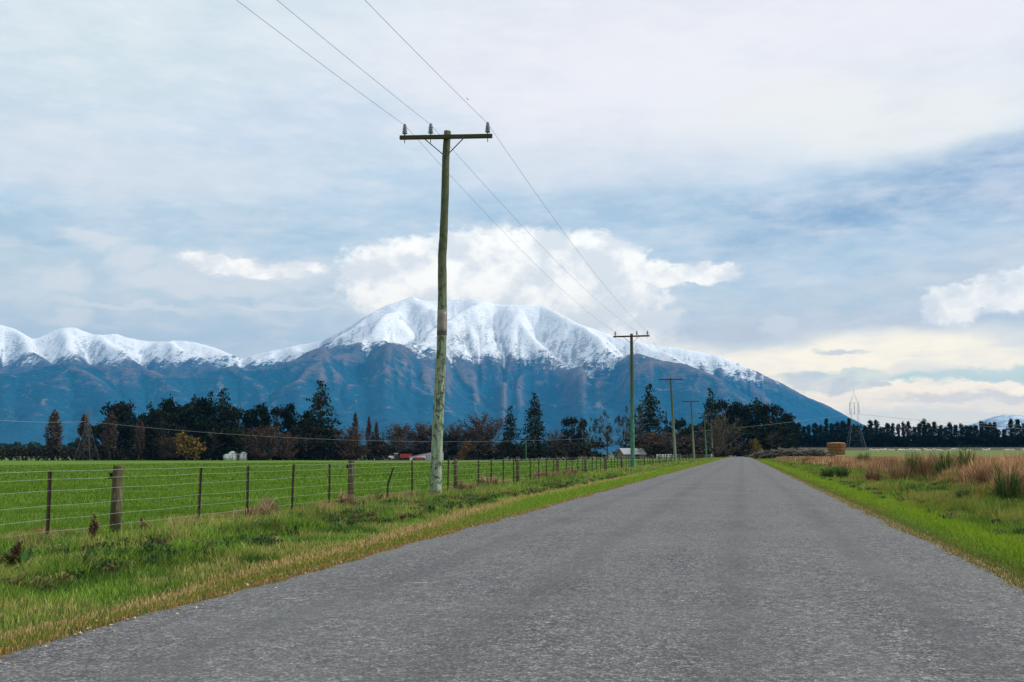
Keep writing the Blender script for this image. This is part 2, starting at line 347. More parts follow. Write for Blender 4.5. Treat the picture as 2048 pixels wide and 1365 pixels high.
# ------------------------------------------------------------------ mountains (heightfield with stream erosion)
RIDGES = [
    ([(825, 594, 13400), (790, 628, 12900), (740, 655, 12300), (690, 690, 11500), (655, 715, 10700)], .55),
    ([(825, 594, 13400), (868, 632, 12900), (885, 668, 12300), (880, 705, 11500)], .6),
    ([(985, 607, 13300), (945, 622, 12900), (905, 645, 12500), (840, 668, 12000), (790, 678, 11400)], .6),
    ([(985, 607, 13300), (1040, 642, 12700), (1090, 680, 12000), (1130, 708, 11300), (1150, 760, 10200), (1200, 812, 9200), (1240, 862, 8000)], .6),
    ([(1075, 612, 13200), (1150, 648, 12600), (1205, 685, 11800), (1265, 712, 11000), (1330, 760, 10000), (1390, 815, 9000), (1440, 860, 8000)], .6),
    ([(1250, 680, 12900), (1330, 712, 12300), (1400, 752, 11400), (1450, 800, 10400)], .55),
    ([(745, 680, 10700), (800, 722, 10100), (865, 765, 9500), (940, 812, 8800), (1040, 872, 7600)], .5),
    ([(900, 715, 10900), (975, 770, 10100), (1050, 812, 9300), (1120, 858, 8200)], .5),
    ([(1020, 720, 11000), (1070, 780, 10000), (1110, 830, 9000)], .5),
    ([(640, 698, 10400), (690, 752, 9700), (760, 808, 8900), (850, 868, 7700)], .5),
    ([(640, 698, 10400), (600, 760, 9600), (590, 820, 8600)], .5),
    ([(465, 733, 10300), (520, 785, 9500), (570, 840, 8500)], .5),
    ([(465, 733, 10300), (420, 790, 9400), (400, 850, 8200)], .5),
    ([(300, 740, 10200), (345, 790, 9400), (370, 850, 8300)], .5),
    ([(130, 725, 10200), (190, 775, 9400), (250, 830, 8400)], .5),
    ([(130, 725, 10200), (80, 790, 9200), (60, 850, 8200)], .5),
    ([(-40, 750, 10200), (0, 810, 9200), (60, 868, 8000)], .5),
    ([(1310, 718, 10000), (1400, 742, 9800), (1450, 768, 9500), (1512, 804, 9100), (1580, 850, 8400)], .5),
    ([(30, 658, 16200), (60, 700, 15400), (110, 735, 14500)], .6), ([(182, 668, 16200), (235, 705, 15400), (300, 742, 14400)], .6),
    ([(125, 656, 16200), (140, 705, 15300), (170, 740, 14500)], .6), ([(332, 684, 16000), (385, 715, 15200), (450, 745, 14200)], .6),
    ([(560, 700, 15300), (620, 712, 14500)], .5)]
def mountains():
    A0, A1, NA = -52.0, 25.0, 480; R0, R1, NR = 6200.0, 18500.0, 190
    az = np.linspace(A0, A1, NA); r = np.linspace(R0, R1, NR)
    def prof(pts, dist):
        a = []; h = []
        for x, y in pts:
            d = ray(x, y); a.append(math.degrees(math.atan2(d[0], d[1]))); h.append(d[2]/math.hypot(d[0], d[1]))
        return np.interp(az, a, h)
    back = [(-400, 700), (-200, 672), (-80, 640), (0, 650), (30, 658), (68, 681), (100, 665), (125, 656), (150, 657), (182, 668), (205, 671), (230, 668), (262, 678), (292, 683), (332, 684), (366, 681), (400, 688), (440, 700), (484, 719), (520, 707), (560, 700), (600, 690), (640, 682), (680, 663), (705, 650), (725, 636), (760, 618), (780, 608), (800, 603), (825, 594), (842, 600), (860, 604), (880, 603), (905, 600), (945, 598), (970, 601), (985, 608), (1010, 610), (1050, 611), (1090, 613), (1115, 626), (1140, 640), (1170, 653), (1220, 670), (1260, 680), (1310, 692), (1360, 697), (1420, 710), (1440, 712), (1480, 730), (1520, 748), (1560, 765), (1590, 782), (1620, 798), (1650, 808), (1680, 824), (1700, 836), (1740, 856), (1780, 875), (1850, 893), (1880, 900), (2400, 905)]
    front = [(-400, 780), (-200, 765), (-60, 752), (0, 748), (50, 745), (90, 734), (130, 725), (200, 731), (250, 734), (300, 740), (345, 756), (385, 754), (410, 745), (465, 733), (500, 741), (540, 735), (590, 718), (640, 698), (660, 697), (700, 690), (745, 678), (800, 688), (860, 700), (960, 752), (1080, 748), (1200, 728), (1270, 706), (1310, 718), (1360, 728), (1400, 740), (1440, 757), (1480, 785), (1512, 804), (1560, 835), (1620, 868), (1700, 890), (1780, 900), (2400, 906)]
    tb = prof(back, 0); tf = prof(front, 0)
    ax = lambda x: azel(x, 800)[0]
    rb = np.interp(az, [ax(300), ax(640), ax(800), ax(1200), ax(1700)], [16200, 15000, 13400, 13000, 12500])
    rf = np.interp(az, [ax(0), ax(640), ax(900), ax(1270), ax(1600)], [10200, 10300, 10600, 10200, 9700])
    rf = rf+350*(fbm(az*.25, az*0, 3, 3)-.5)*2
    merged = np.interp(az, [ax(560), ax(760), ax(1150), ax(1330)], [0, 1, 1, 0])
    Z = np.zeros((NA, NR))
    for i in range(NA):
        hB = tb[i]*rb[i]; hF = tf[i]*rf[i]; mid = (rb[i]+rf[i])/2
        sad = (1-merged[i])*min(hF, hB)*.62+merged[i]*(.55*hF+.45*hB)*.97
        foot = 7100-500*merged[i]
        kr = [R0, foot, (foot+rf[i])/2, rf[i], mid, (mid+rb[i])/2, rb[i], rb[i]+1500, R1]
        kh = [0, 4, hF*.36, hF, sad, sad+(hB-sad)*.42, hB, hB*.72, hB*.3]
        Z[i] = np.interp(r, kr, kh)
    def sm(a, n, ax_):
        for _ in range(n):
            b = np.copy(a)
            if ax_ == 0: b[1:-1] = (a[:-2]+2*a[1:-1]+a[2:])/4
            else: b[:, 1:-1] = (a[:, :-2]+2*a[:, 1:-1]+a[:, 2:])/4
            a = b
        return a
    Z = sm(Z, 6, 1)
    AA, RR = np.meshgrid(az, r, indexing='ij'); XX = RR*np.sin(np.radians(AA)); YY = RR*np.cos(np.radians(AA))
    wx = XX+900*(fbm(XX/2500, YY/2500, 3, 21)-.5); wy = YY+900*(fbm(XX/2500, YY/2500, 3, 31)-.5)
    rid = 0; amp = 1; tot = 0
    for k in range(4):
        n = 1-np.abs(2*vnoise(wx/2100*2**k+7*k, wy/2100*2**k, 40+k)-1); rid = rid+amp*n*n; tot += amp; amp *= .5
    rid /= tot
    crest = np.minimum(np.abs(RR-rb[:, None])/1300, np.abs(RR-rf[:, None])/1000); away = np.clip(crest, .12, 1)
    Z = Z*(1-.40*away*(1-rid)*1.25)+(fbm(XX/300, YY/300, 3, 50)-.5)*30*np.clip(Z/200, 0, 1)
    Z = np.maximum(Z, 0)
    def ridge(pts, slope, soft=60.0):
        nonlocal Z
        P = []
        for px, py, dist in pts:
            d = ray(px, py); h = math.hypot(d[0], d[1]); P.append((d[0]/h*dist, d[1]/h*dist, CAM[2]+dist*d[2]/h))
        best = np.full(Z.shape, -1e9)
        for (x0, y0, z0), (x1, y1, z1) in zip(P[:-1], P[1:]):
            L2 = (x1-x0)**2+(y1-y0)**2; t = np.clip(((wx2-x0)*(x1-x0)+(wy2-y0)*(y1-y0))/L2, 0, 1)
            dd = np.hypot(wx2-(x0+t*(x1-x0)), wy2-(y0+t*(y1-y0)))
            best = np.maximum(best, z0+t*(z1-z0)-slope*dd)
        Z = (Z+best+np.sqrt((Z-best)**2+soft**2))/2-soft/2*0
        Z = np.where(Z < soft*.6, np.maximum(Z-soft*.5, 0), Z)
    wx2 = XX+260*(fbm(XX/900, YY/900, 3, 71)-.5); wy2 = YY+260*(fbm(XX/900, YY/900, 3, 81)-.5)
    Z0 = Z.copy()
    for pts, sl_ in RIDGES: ridge(pts, sl_, 25.0)
    Z = np.where(Z0 < 1, np.where(Z < 30, 0, Z), Z)
    dx = np.broadcast_to(np.radians(az[1]-az[0])*r, Z.shape); dr = r[1]-r[0]
    area_c = (dx*dr).ravel()
    offs = [(-1, -1), (-1, 0), (-1, 1), (0, -1), (0, 1), (1, -1), (1, 0), (1, 1)]
    base = (Z < 6)
    IDX = np.arange(Z.size).reshape(Z.shape)
    for it in range(26):
        best = np.zeros(Z.shape); rec = IDX.copy(); dist = np.ones(Z.shape)
        for a, b in offs:
            si = slice(max(0, -a), NA-max(0, a)); sj = slice(max(0, -b), NR-max(0, b))
            ti = slice(max(0, a), NA-max(0, -a)); tj = slice(max(0, b), NR-max(0, -b))
            d = np.sqrt((a*dx[si, sj])**2+(b*dr)**2); s = (Z[si, sj]-Z[ti, tj])/d
            up_ = s > best[si, sj]
            best[si, sj] = np.where(up_, s, best[si, sj]); rec[si, sj] = np.where(up_, IDX[ti, tj], rec[si, sj]); dist[si, sj] = np.where(up_, d, dist[si, sj])
        order = np.argsort(-Z.ravel(), kind='stable').tolist(); rl = rec.ravel().tolist(); A = area_c.tolist()
        for i in order:
            j = rl[i]
            if j != i: A[j] += A[i]
        An = np.array(A); kk = (.022*np.sqrt(An)/dist.ravel()); kk[base.ravel()] = 0; kl = kk.tolist(); zl = Z.ravel().tolist()
        for i in reversed(order):
            j = rl[i]
            if j != i: zl[i] = (zl[i]+kl[i]*zl[j])/(1+kl[i])
        Z = np.array(zl).reshape(Z.shape)
        if it % 2 == 0:
            lap = np.zeros_like(Z); lap[1:-1, 1:-1] = (Z[:-2, 1:-1]+Z[2:, 1:-1]+Z[1:-1, :-2]+Z[1:-1, 2:]-4*Z[1:-1, 1:-1]); Z += .07*lap
    lb = sm(sm(Z, 30, 0), 22, 1); Z = Z+.55*(Z-lb)*sstep(750, 1200, Z)-.30*(Z-lb)*sstep(800, 500, Z)
    flow = np.log10(An.reshape(Z.shape)+1)
    # refit the two skylines
    for _ in range(3):
        T = (Z-CAM[2])/RR
        split = (rb+rf)/2
        mb = np.where(RR > split[:, None], T, -1).max(1); mf = np.where(RR <= split[:, None], T, -1).max(1)
        fb = np.clip((tb+1e-4)/(mb+1e-4), .6, 2.2); ff = np.clip((tf+1e-4)/(mf+1e-4), .6, 2.2)
        ff = ff*(1-merged)+np.minimum(ff, 1.05)*merged
        fb = sm(fb[:, None], 1, 0)[:, 0]; ff = sm(ff[:, None], 2, 0)[:, 0]
        wt = sstep(-900, 900, RR-split[:, None])
        Z = Z*(ff[:, None]*(1-wt)+fb[:, None]*wt)
    # upsample x2
    def upS(a):
        b = np.empty((a.shape[0]*2-1, a.shape[1])); b[::2] = a; b[1::2] = (a[1:]+a[:-1])/2
        c = np.empty((b.shape[0], b.shape[1]*2-1)); c[:, ::2] = b; c[:, 1::2] = (b[:, 1:]+b[:, :-1])/2; return c
    Z, XX, YY, flow, RR = map(upS, (Z, XX, YY, flow, RR))
    Z += ((fbm(XX/110, YY/110, 3, 60)-.5)*22+(1-np.abs(2*vnoise(XX/190, YY/190, 61)-1)-.5)*10)*np.clip(Z/300, 0, 1)
    # local relief: ridge or gully
    loc = sm(sm(Z, 14, 0), 14, 1); rel = np.clip((Z-loc)/60+.5, 0, 1)
    Z = np.where(Z < 5, -12, Z); 
    n1, n2 = Z.shape; I = np.arange(Z.size).reshape(n1, n2)
    Fq = np.stack([I[:-1, :-1], I[:-1, 1:], I[1:, 1:], I[1:, :-1]], -1)[:, :, ::-1]
    keep = np.maximum.reduce([Z[:-1, :-1], Z[:-1, 1:], Z[1:, 1:], Z[1:, :-1]]) > -5
    colr = np.stack([rel, np.clip((flow-3)/4, 0, 1), RR/20000], -1).reshape(-1, 3)
    return np.stack([XX, YY, Z], -1).reshape(-1, 3), Fq[keep], colr
def mountain_mat():
    m, N = mat('mountain'); P = pos(N); x, y, z = N.xyz(P)[:3]
    at = N.n('ShaderNodeAttribute'); at.attribute_name = 'Col'; rel, flow, rr = N.xyz(at.outputs['Vector'])[:3]
    Pk = N.vm('MULTIPLY', P, (.001, .001, .001)).outputs[0]
    ps = N.comb(N.m('MULTIPLY', x, .001), N.m('MULTIPLY', y, .001), N.m('MULTIPLY', z, .0025))
    nb = N.noise(Pk, 1.3, 4, .6); nm = N.noise(ps, 7, 7, .70); nf = N.noise(ps, 26, 5, .7)
    nz = N.xyz(N.n('ShaderNodeNewGeometry').outputs['Normal'])[2]
    forest = N.mix(N.rng(nf, .35, .65), (.003, .055, .115), (.012, .085, .125))  # dark forest with the blue of distant haze mixed into its colour
    tuss = N.mix(N.rng(nm, .35, .65), (.185, .145, .155), (.085, .105, .13))
    k = N.m('ADD', N.m('ADD', N.m('MULTIPLY', rel, 1.15), N.m('MULTIPLY', N.m('SUBTRACT', nb, .5), .9)), N.m('MULTIPLY', N.m('SUBTRACT', nf, .5), .9))
    k = N.m('ADD', k, N.rng(z, 350, 1000, -.08, .22))
    low = N.mix(N.rng(k, .66, 1.0, smooth=True), forest, tuss)
    scree = N.m('MULTIPLY', N.rng(N.noise(ps, 4.5, 5, .65, dist=1.2), .64, .70), N.rng(z, 120, 350))
    low = N.mix(N.m('MULTIPLY', scree, .65), low, (.26, .22, .21))
    dg = N.noise(N.comb(N.m('ADD', N.m('MULTIPLY', x, .0085), N.m('MULTIPLY', z, .006)), N.m('MULTIPLY', y, .0025), N.m('MULTIPLY', z, .0016)), 1.0, 5, .6, dist=.5)
    low = N.mix(N.m('MULTIPLY', N.rng(dg, .62, .70), N.rng(z, 150, 450, 0, .60)), low, (.25, .20, .19))
    low = N.mix(N.m('MULTIPLY', N.rng(dg, .42, .34), .45), low, (.002, .030, .070))
    rock = N.mix(N.rng(nf, .3, .7), (.03, .045, .06), (.09, .10, .115))
    # snow: above a ragged line, streaked by steepness
    ns = N.noise(N.comb(N.m('MULTIPLY', x, .013), N.m('MULTIPLY', y, .004), N.m('MULTIPLY', z, .0028)), 1.0, 6, .68, dist=.6)
    zz = N.m('ADD', z, N.m('MULTIPLY', N.m('MAXIMUM', N.m('DIVIDE', x, y), -.42), 850.0))
    s = N.m('ADD', N.rng(zz, 640, 1200, -1.0, 1.0), N.m('MULTIPLY', N.m('SUBTRACT', ns, .5), 2.1))
    s = N.m('ADD', s, N.m('MULTIPLY', N.m('SUBTRACT', nb, .5), 1.6)); s = N.m('ADD', s, N.m('MULTIPLY', N.m('SUBTRACT', nf, .5), 1.5)); s = N.m('ADD', s, N.m('MULTIPLY', N.m('SUBTRACT', nm, .5), 1.5))
    s = N.m('ADD', s, N.m('MULTIPLY', N.m('SUBTRACT', .5, rel), .7))
    s = N.m('ADD', s, N.rng(zz, 1130, 1420, 0, 1.2))
    low = N.mix(N.rng(z, 900, 1150), low, N.mix(.5, low, rock))
    c = N.mix(N.rng(s, -.10, .42, smooth=True), low, N.mix(N.rng(nm, .3, .7), (.84, .86, .90), (.92, .93, .95)))
    rk = N.m('MULTIPLY', N.rng(N.m('ADD', N.m('ADD', N.m('MULTIPLY', nf, .8), N.m('MULTIPLY', ns, .8)), N.m('MULTIPLY', N.m('SUBTRACT', .9, nz), .8)), .98, 1.10), N.rng(zz, 1750, 1050, .16, 1))
    c = N.mix(N.m('MULTIPLY', rk, .7), c, rock)
    bmp = N.m('ADD', N.m('MULTIPLY', nm, 1.0), N.m('MULTIPLY', nf, .12))
    bmp = N.m('ADD', bmp, N.m('MULTIPLY', ns, .5)); finish(N, c, .9, bmp, .6, 60.0, 0, .1); return m
M['mountain'] = mountain_mat()
mv, mf_, mc = mountains()
mo = mesh_np('mountains', mv, [mf_], M['mountain'], col=mc, smooth=True); tag(mo, kind='structure')
# pale snowy hills far beyond the plain on the right
def far_hills():
    pts = [(1500, 900), (1700, 880), (1800, 868), (1850, 858), (1880, 852), (1920, 849), (1960, 841), (2010, 831), (2048, 834), (2120, 845), (2200, 838), (2350, 850), (2500, 880)]
    a = np.array([azel(x, y)[0] for x, y in pts]); t = np.array([math.tan(math.radians(azel(x, y)[1])) for x, y in pts])
    A = np.linspace(a[0], a[-1], 240); r = np.linspace(15000, 18800, 40)
    AA, RR = np.meshgrid(A, r, indexing='ij'); H = np.interp(A, a, t)[:, None]*17500
    sh = np.clip(1-np.abs(RR-17500)/2400, 0, 1)**.9
    X = RR*np.sin(np.radians(AA)); Y = RR*np.cos(np.radians(AA))
    Z = H*sh*(1-.35*(fbm(X/700, Y/700, 4, 77)-.5))-8
    I = np.arange(Z.size).reshape(Z.shape); Fq = np.stack([I[:-1, :-1], I[:-1, 1:], I[1:, 1:], I[1:, :-1]], -1).reshape(-1, 4)[:, ::-1]
    return np.stack([X, Y, Z], -1).reshape(-1, 3), Fq
m_, N_ = mat('far_snow'); P_ = N_.vm('MULTIPLY', pos(N_), (.001, .001, .004)).outputs[0]
finish(N_, N_.mix(N_.rng(N_.noise(P_, 3, 6, .7), .4, .6), (.20, .24, .27), (.75, .78, .82)), .9); M['far_snow'] = m_
fv, ff_ = far_hills(); tag(mesh_np('hills', fv, [ff_], M['far_snow'], smooth=True), kind='structure')
# ------------------------------------------------------------------ grass made of blades
def blades(name, X, Y, h, wdt, C0, lean=.35, near=False, zoff=0.0, tipmul=1.25, base=None):
    n = len(X); Z = (ground_z(X, Y) if base is None else base)+zoff
    th = RNG.random(n)*2*math.pi; ld = RNG.random(n)*2*math.pi; l = h*lean*(.3+RNG.random(n))
    wx, wy = np.cos(th)*wdt/2, np.sin(th)*wdt/2; lx, ly = np.cos(ld)*l, np.sin(ld)*l
    b0 = np.stack([X-wx, Y-wy, Z-.01], -1); b1 = np.stack([X+wx, Y+wy, Z-.01], -1)
    t = np.stack([X+lx, Y+ly, Z+h], -1)
    if near:
        m0 = np.stack([X-wx*.8+lx*.35, Y-wy*.8+ly*.35, Z+h*.6], -1); m1 = np.stack([X+wx*.8+lx*.35, Y+wy*.8+ly*.35, Z+h*.6], -1)
        V = np.stack([b0, b1, m1, m0, t], 1).reshape(-1, 3); i = np.arange(n)[:, None]*5
        Fs = [i+np.array([[0, 1, 2, 3]]), i+np.array([[3, 2, 4]])]
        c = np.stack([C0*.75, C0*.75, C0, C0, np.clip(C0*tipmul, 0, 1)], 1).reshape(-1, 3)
    else:
        V = np.stack([b0, b1, t], 1).reshape(-1, 3); i = np.arange(n)[:, None]*3; Fs = [i+np.array([[0, 1, 2]])]
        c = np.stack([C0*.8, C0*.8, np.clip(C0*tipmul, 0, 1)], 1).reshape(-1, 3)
    return V, Fs, c
def merge(parts):
    V = []; Fs = []; C = []; o = 0
    for v, f, c in parts:
        V.append(v); C.append(c); Fs += [q+o for q in f]; o += len(v)
    return np.concatenate(V), Fs, np.concatenate(C)
def inview(X, Y, pad=2.0):
    d = Y*math.cos(YAW)-X*math.sin(YAW); s = X*math.cos(YAW)+Y*math.sin(YAW)
    return (d > 2.5) & (np.abs(s) < d*.53+pad)
def scatter(x0, x1, y0, y1, dens):
    n = int((x1-x0)*(y1-y0)*dens); X = x0+(x1-x0)*RNG.random(n); Y = y0+(y1-y0)*RNG.random(n); k = inview(X, Y); return X[k], Y[k]
def pal(n, cols, wts):
    cols = np.array(cols); k = RNG.choice(len(cols), n, p=np.array(wts)/sum(wts)); return cols[k]*(.72+.56*RNG.random((n, 1)))
LUSH = [(.115, .215, .022), (.165, .28, .030), (.055, .13, .02), (.25, .29, .07)]
LUSHB = [(.085, .19, .02), (.12, .24, .025)]
def mixc(a, b, t): return a*(1-t[:, None])+b*t[:, None]
def left_verge():
    parts = []
    for y0, y1, dn, wd, near in ((4.0, 9, 2300, .006, True), (9, 16, 1500, .009, True), (16, 28, 800, .014, False), (28, 50, 420, .026, False), (50, 100, 150, .05, False), (100, 260, 34, .14, False)):
        X, Y = scatter(-11.3, -4.25, y0, y1, dn); k = X < -4.43+np.array(wob(Y, 1.0))+.05+.10*(RNG.random(len(X))-.7); X, Y = X[k], Y[k]
        n = len(X); e = -X-4.43
        p = fbm(X*.55, Y*.40, 4, 3); q = fbm(X*2.2, Y*2.2, 3, 8); cl = fbm(X*3.4, Y*3.0, 2, 216); tm = np.clip((fbm(X*1.1, Y*.9, 3, 15)-.35)*2.2, 0, 1.4)*(.35+1.3*sstep(.35, .65, cl))
        h = .03+.05*sstep(.3, 1.1, e)+.20*sstep(1.0, 2.6, e)*tm
        h = h*(.55+.75*RNG.random(n))
        g = pal(n, LUSH, (4, 3, 3, 1.5)); g = g*(.35+1.45*p[:, None])  # patch contrast paints grass highlights and shadows into the blade colour
        dark = sstep(.58, .72, q); g = mixc(g, g*np.array([.40, .52, .7]), dark*.85); g = mixc(g, g*np.array([.38, .45, .5]), sstep(.46, .30, cl)*.85*sstep(.9, 1.8, e))  # gaps between tufts darkened in the colour, standing in for shadow
        yel = pal(n, [(.34, .30, .08), (.24, .26, .06), (.42, .30, .12), (.5, .42, .2)], (2, 3, 1, 1)); g = mixc(g, yel, (sstep(.50, .70, fbm(X*1.3, Y*1.3, 3, 91))*.85*(RNG.random(n) < .75)))
        g = mixc(g, pal(n, [(.36, .20, .10), (.44, .34, .16)], (1, 1)), sstep(.60, .72, fbm(X*2.6, Y*2.2, 3, 391))*.8*(RNG.random(n) < .6)*sstep(1.5, 3, e))
        tan = pal(n, [(.46, .30, .13), (.56, .40, .20), (.33, .24, .09), (.24, .24, .06)], (4, 3, 3, 2))
        nearroad = pal(n, [(.24, .22, .04), (.17, .20, .03), (.34, .24, .07), (.12, .20, .02)], (3, 3, 2, 2))
        bright = pal(n, [(.17, .29, .02), (.13, .24, .015), (.25, .32, .05)], (3, 3, 2))
        # a band of dead grass that lies farther from the asphalt as the road goes on
        c0 = .34+.22*sstep(6, 11, Y)+.85*sstep(9, 28, Y)+.12*(fbm(Y*.5, Y*0, 3, 44)-.5)*2; wd_ = .17+.16*sstep(7, 16, Y)
        tw = np.exp(-((e-c0)/(wd_*.62))**2)*np.where(Y < 34, 1.0, .75)*(1-.75*sstep(40, 75, Y))
        tw = np.clip(tw*(1.15+.9*(q-.5)*2), 0, 1)
        c = mixc(g, mixc(nearroad, bright, sstep(13, 24, Y)), 1-sstep(c0-.1, c0+.25, e))
        c = mixc(c, tan, (RNG.random(n) < tw)*1.0)
        edge = (e < .12+.1*RNG.random(n)); c[edge] = pal(edge.sum(), [(.40, .24, .08), (.2, .14, .06), (.2, .2, .05)], (3, 2, 2))
        fd = sstep(4.5, 5.4, e)*sstep(.50, .66, fbm(X*.8, Y*.35, 3, 66)); rb = pal(n, [(.34, .16, .09), (.42, .26, .13), (.24, .10, .06), (.5, .38, .2)], (3, 3, 2, 2))
        c = mixc(c, rb, (RNG.random(n) < fd*.9)*1.0); h = h*(1+.3*fd)*(1-.35*sstep(3.8, 4.8, e))*(1-.3*sstep(5.3, 6.2, e))
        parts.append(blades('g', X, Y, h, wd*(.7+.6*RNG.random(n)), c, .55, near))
    return merge(parts)
v_, f_, c_ = left_verge()
tag(mesh_np('verge_grass', v_, f_, M['grass'], col=c_), 'rough green and tan verge grass between the road and the wire fence', 'grass', kind='stuff')
def right_verge():
    parts = []
    for y0, y1, dn, wd, near in ((7.0, 16, 1400, .010, True), (16, 28, 850, .015, False), (28, 50, 430, .028, False), (50, 100, 150, .055, False), (100, 300, 30, .15, False)):
        X, Y = scatter(2.3, 8.6, y0, y1, dn); k = X > 2.47+np.array(wob(Y, 7.0))-.05-.10*(RNG.random(len(X))-.7); X, Y = X[k], Y[k]
        n = len(X); e = X-2.47; p = fbm(X*.55, Y*.4, 4, 103); q = fbm(X*1.8, Y*1.8, 3, 108); cl = fbm(X*3.0, Y*2.6, 2, 316); tm = np.clip((fbm(X*.9, Y*.8, 3, 115)-.33)*2.2, 0, 1.4)*(.4+1.2*sstep(.35, .65, cl))
        h = (.03+.05*sstep(.2, .9, e)+.20*sstep(1.0, 2.2, e)*tm+.12*sstep(4, 5.4, e))*(.55+.75*RNG.random(n))
        g = pal(n, LUSH, (4, 2, 4, 1.5))*(.30+1.45*p[:, None]); g = mixc(g, g*np.array([.40, .50, .6]), sstep(.52, .66, q)*.9); g = mixc(g, g*np.array([.4, .47, .5]), sstep(.46, .30, cl)*.8*sstep(1.2, 2.2, e))  # shadow between the tufts is put into the blade colour here too
        yel = pal(n, [(.30, .26, .06), (.24, .24, .05), (.34, .22, .08)], (2, 3, 1)); g = mixc(g, yel, sstep(.44, .66, fbm(X*.9, Y*.6, 3, 191))*.85*(RNG.random(n) < .8))
        br = pal(n, [(.19, .31, .015), (.14, .25, .012), (.26, .33, .03)], (3, 3, 2)); c = mixc(g, br, np.exp(-((e-.95)/.55)**2)*.95)
        ed = pal(n, [(.16, .17, .04), (.24, .18, .06), (.12, .17, .03)], (3, 2, 3)); c = mixc(c, ed, (1-sstep(.15, .55, e))*.85)
        edge = (e < .10+.12*RNG.random(n)); c[edge] = pal(edge.sum(), [(.40, .30, .14), (.22, .15, .06), (.2, .2, .05)], (3, 2, 2))
        dr = sstep(4.0, 5.6, e); tn = pal(n, [(.42, .24, .12), (.36, .20, .10), (.5, .34, .17)], (3, 3, 2)); c = mixc(c, tn, (RNG.random(n) < dr*.85)*1.0)
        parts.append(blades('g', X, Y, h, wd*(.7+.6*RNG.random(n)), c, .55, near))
    return merge(parts)
v_, f_, c_ = right_verge()
tag(mesh_np('verge_grass', v_, f_, M['grass'], col=c_), 'bright green mown and mottled grass along the right edge of the road', 'grass', kind='stuff')
def dry_grass():
    parts = []
    for x0, x1, y0, y1, dn, wd in ((6.6, 19, 20, 45, 260, .016), (7.0, 24, 45, 80, 80, .035), (6.6, 34, 80, 130, 30, .07), (5.8, 42, 130, 200, 10, .16)):
        X, Y = scatter(x0, x1, y0, y1, dn); n = len(X); bd = 1.3*(fbm(Y*.12, Y*0, 3, 130)-.5)*2; e = X-7.0+bd+.7*sstep(45, 25, Y)+2.0*sstep(60, 200, Y)
        k = (e > 0) & (RNG.random(n) < np.where(X < 16+.05*Y, 1.0, .45)); X, Y, e = X[k], Y[k], e[k]; n = len(X)
        p = fbm(X*.35, Y*.22, 4, 133)
        h = (.55+.60*sstep(0, 2.4, e))*(.55+.9*np.clip(p*1.6-.3, 0, 1))*(.6+.6*RNG.random(n))*(1-.45*sstep(15, 20, X)*(Y < 120))*(1-.5*sstep(60, 150, Y))
        h = np.minimum(h, np.maximum(.15, 1.08+.14*RNG.standard_normal(n)*(Y < 60)-.0022*Y-ground_z(X, Y)))
        c = pal(n, [(.36, .19, .095), (.46, .29, .15), (.26, .12, .06), (.60, .45, .26), (.13, .07, .04)], (4, 3, 3, 1.2, 3))
        c = c*np.clip(-.15+2.3*fbm(X*.8, Y*.35, 4, 140), .3, 1.5)[:, None]; h = h*np.clip(.35+1.3*fbm(X*1.5, Y*.8, 3, 441), .5, 1.25)
        c = mixc(c, pal(n, [(.30, .27, .07), (.36, .27, .09)], (1, 1)), sstep(15, 19, X)*.8)
        c = mixc(c, pal(n, [(.12, .16, .04), (.18, .2, .05)], (1, 1)), sstep(.6, .72, fbm(X*.5, Y*.3, 3, 150))*.7*(1-sstep(1.5, 4, e)))
        parts.append(blades('g', X, Y, h, wd*(.6+.8*RNG.random(n)), c, .32, Y.max() < 50 if n else False, tipmul=1.2))
    return merge(parts)
v_, f_, c_ = dry_grass()
tag(mesh_np('dry_grass', v_, f_, M['grass'], col=c_), 'tall dry reddish brown grass growing beyond the right verge', 'dry grass', kind='stuff')
def pasture_grass():
    parts = []
    for y0, y1, dn, wd in ((10, 24, 260, .012), (24, 45, 90, .03), (45, 90, 16, .07), (90, 200, 2.2, .2)):
        X, Y = scatter(-95 if y1 > 45 else -38, -10.4, y0, y1, dn); n = len(X)
        h = (.07+.05*fbm(X*.5, Y*.5, 3, 161))*(.6+.8*RNG.random(n))*(1+.5*(Y > 45))
        c = pal(n, [(.095, .19, .014), (.115, .215, .018), (.080, .165, .014), (.14, .225, .03)], (4, 4, 3, 1))*(.80+.4*fbm(X*.25, Y*.12, 3, 165))[:, None]
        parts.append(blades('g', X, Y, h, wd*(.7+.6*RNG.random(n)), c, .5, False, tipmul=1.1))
    return merge(parts)
v_, f_, c_ = pasture_grass()
tag(mesh_np('pasture_grass', v_, f_, M['grass'], col=c_), 'short even green pasture grass behind the wire fence', 'grass', kind='stuff')
def stones():
    n = 900; side = RNG.random(n) < .5; Y = 5+25*RNG.random(n)**1.5; X = np.where(side, 2.47+.16*RNG.standard_normal(n), -4.43+.14*RNG.standard_normal(n)); k = inview(X, Y); X, Y = X[k], Y[k]; n = len(X)
    s = .006+.012*RNG.random(n)**2; O = np.array([(1, 0, 0), (-.5, .87, 0), (-.5, -.87, 0), (0, 0, .8), (0, 0, -.5)])
    V = (np.stack([X, Y, np.full(n, .012)], -1)[:, None]+O[None]*(s[:, None, None]*(.6+.8*RNG.random((n, 5, 1))))).reshape(-1, 3); i = np.arange(n)[:, None]*5
    Fs = [i+np.array([t]) for t in ((0, 1, 3), (1, 2, 3), (2, 0, 3), (1, 0, 4), (2, 1, 4), (0, 2, 4))]
    c = np.repeat(pal(n, [(.4, .33, .22), (.25, .23, .2), (.5, .42, .3)], (2, 2, 1)), 5, 0); return V, Fs, c
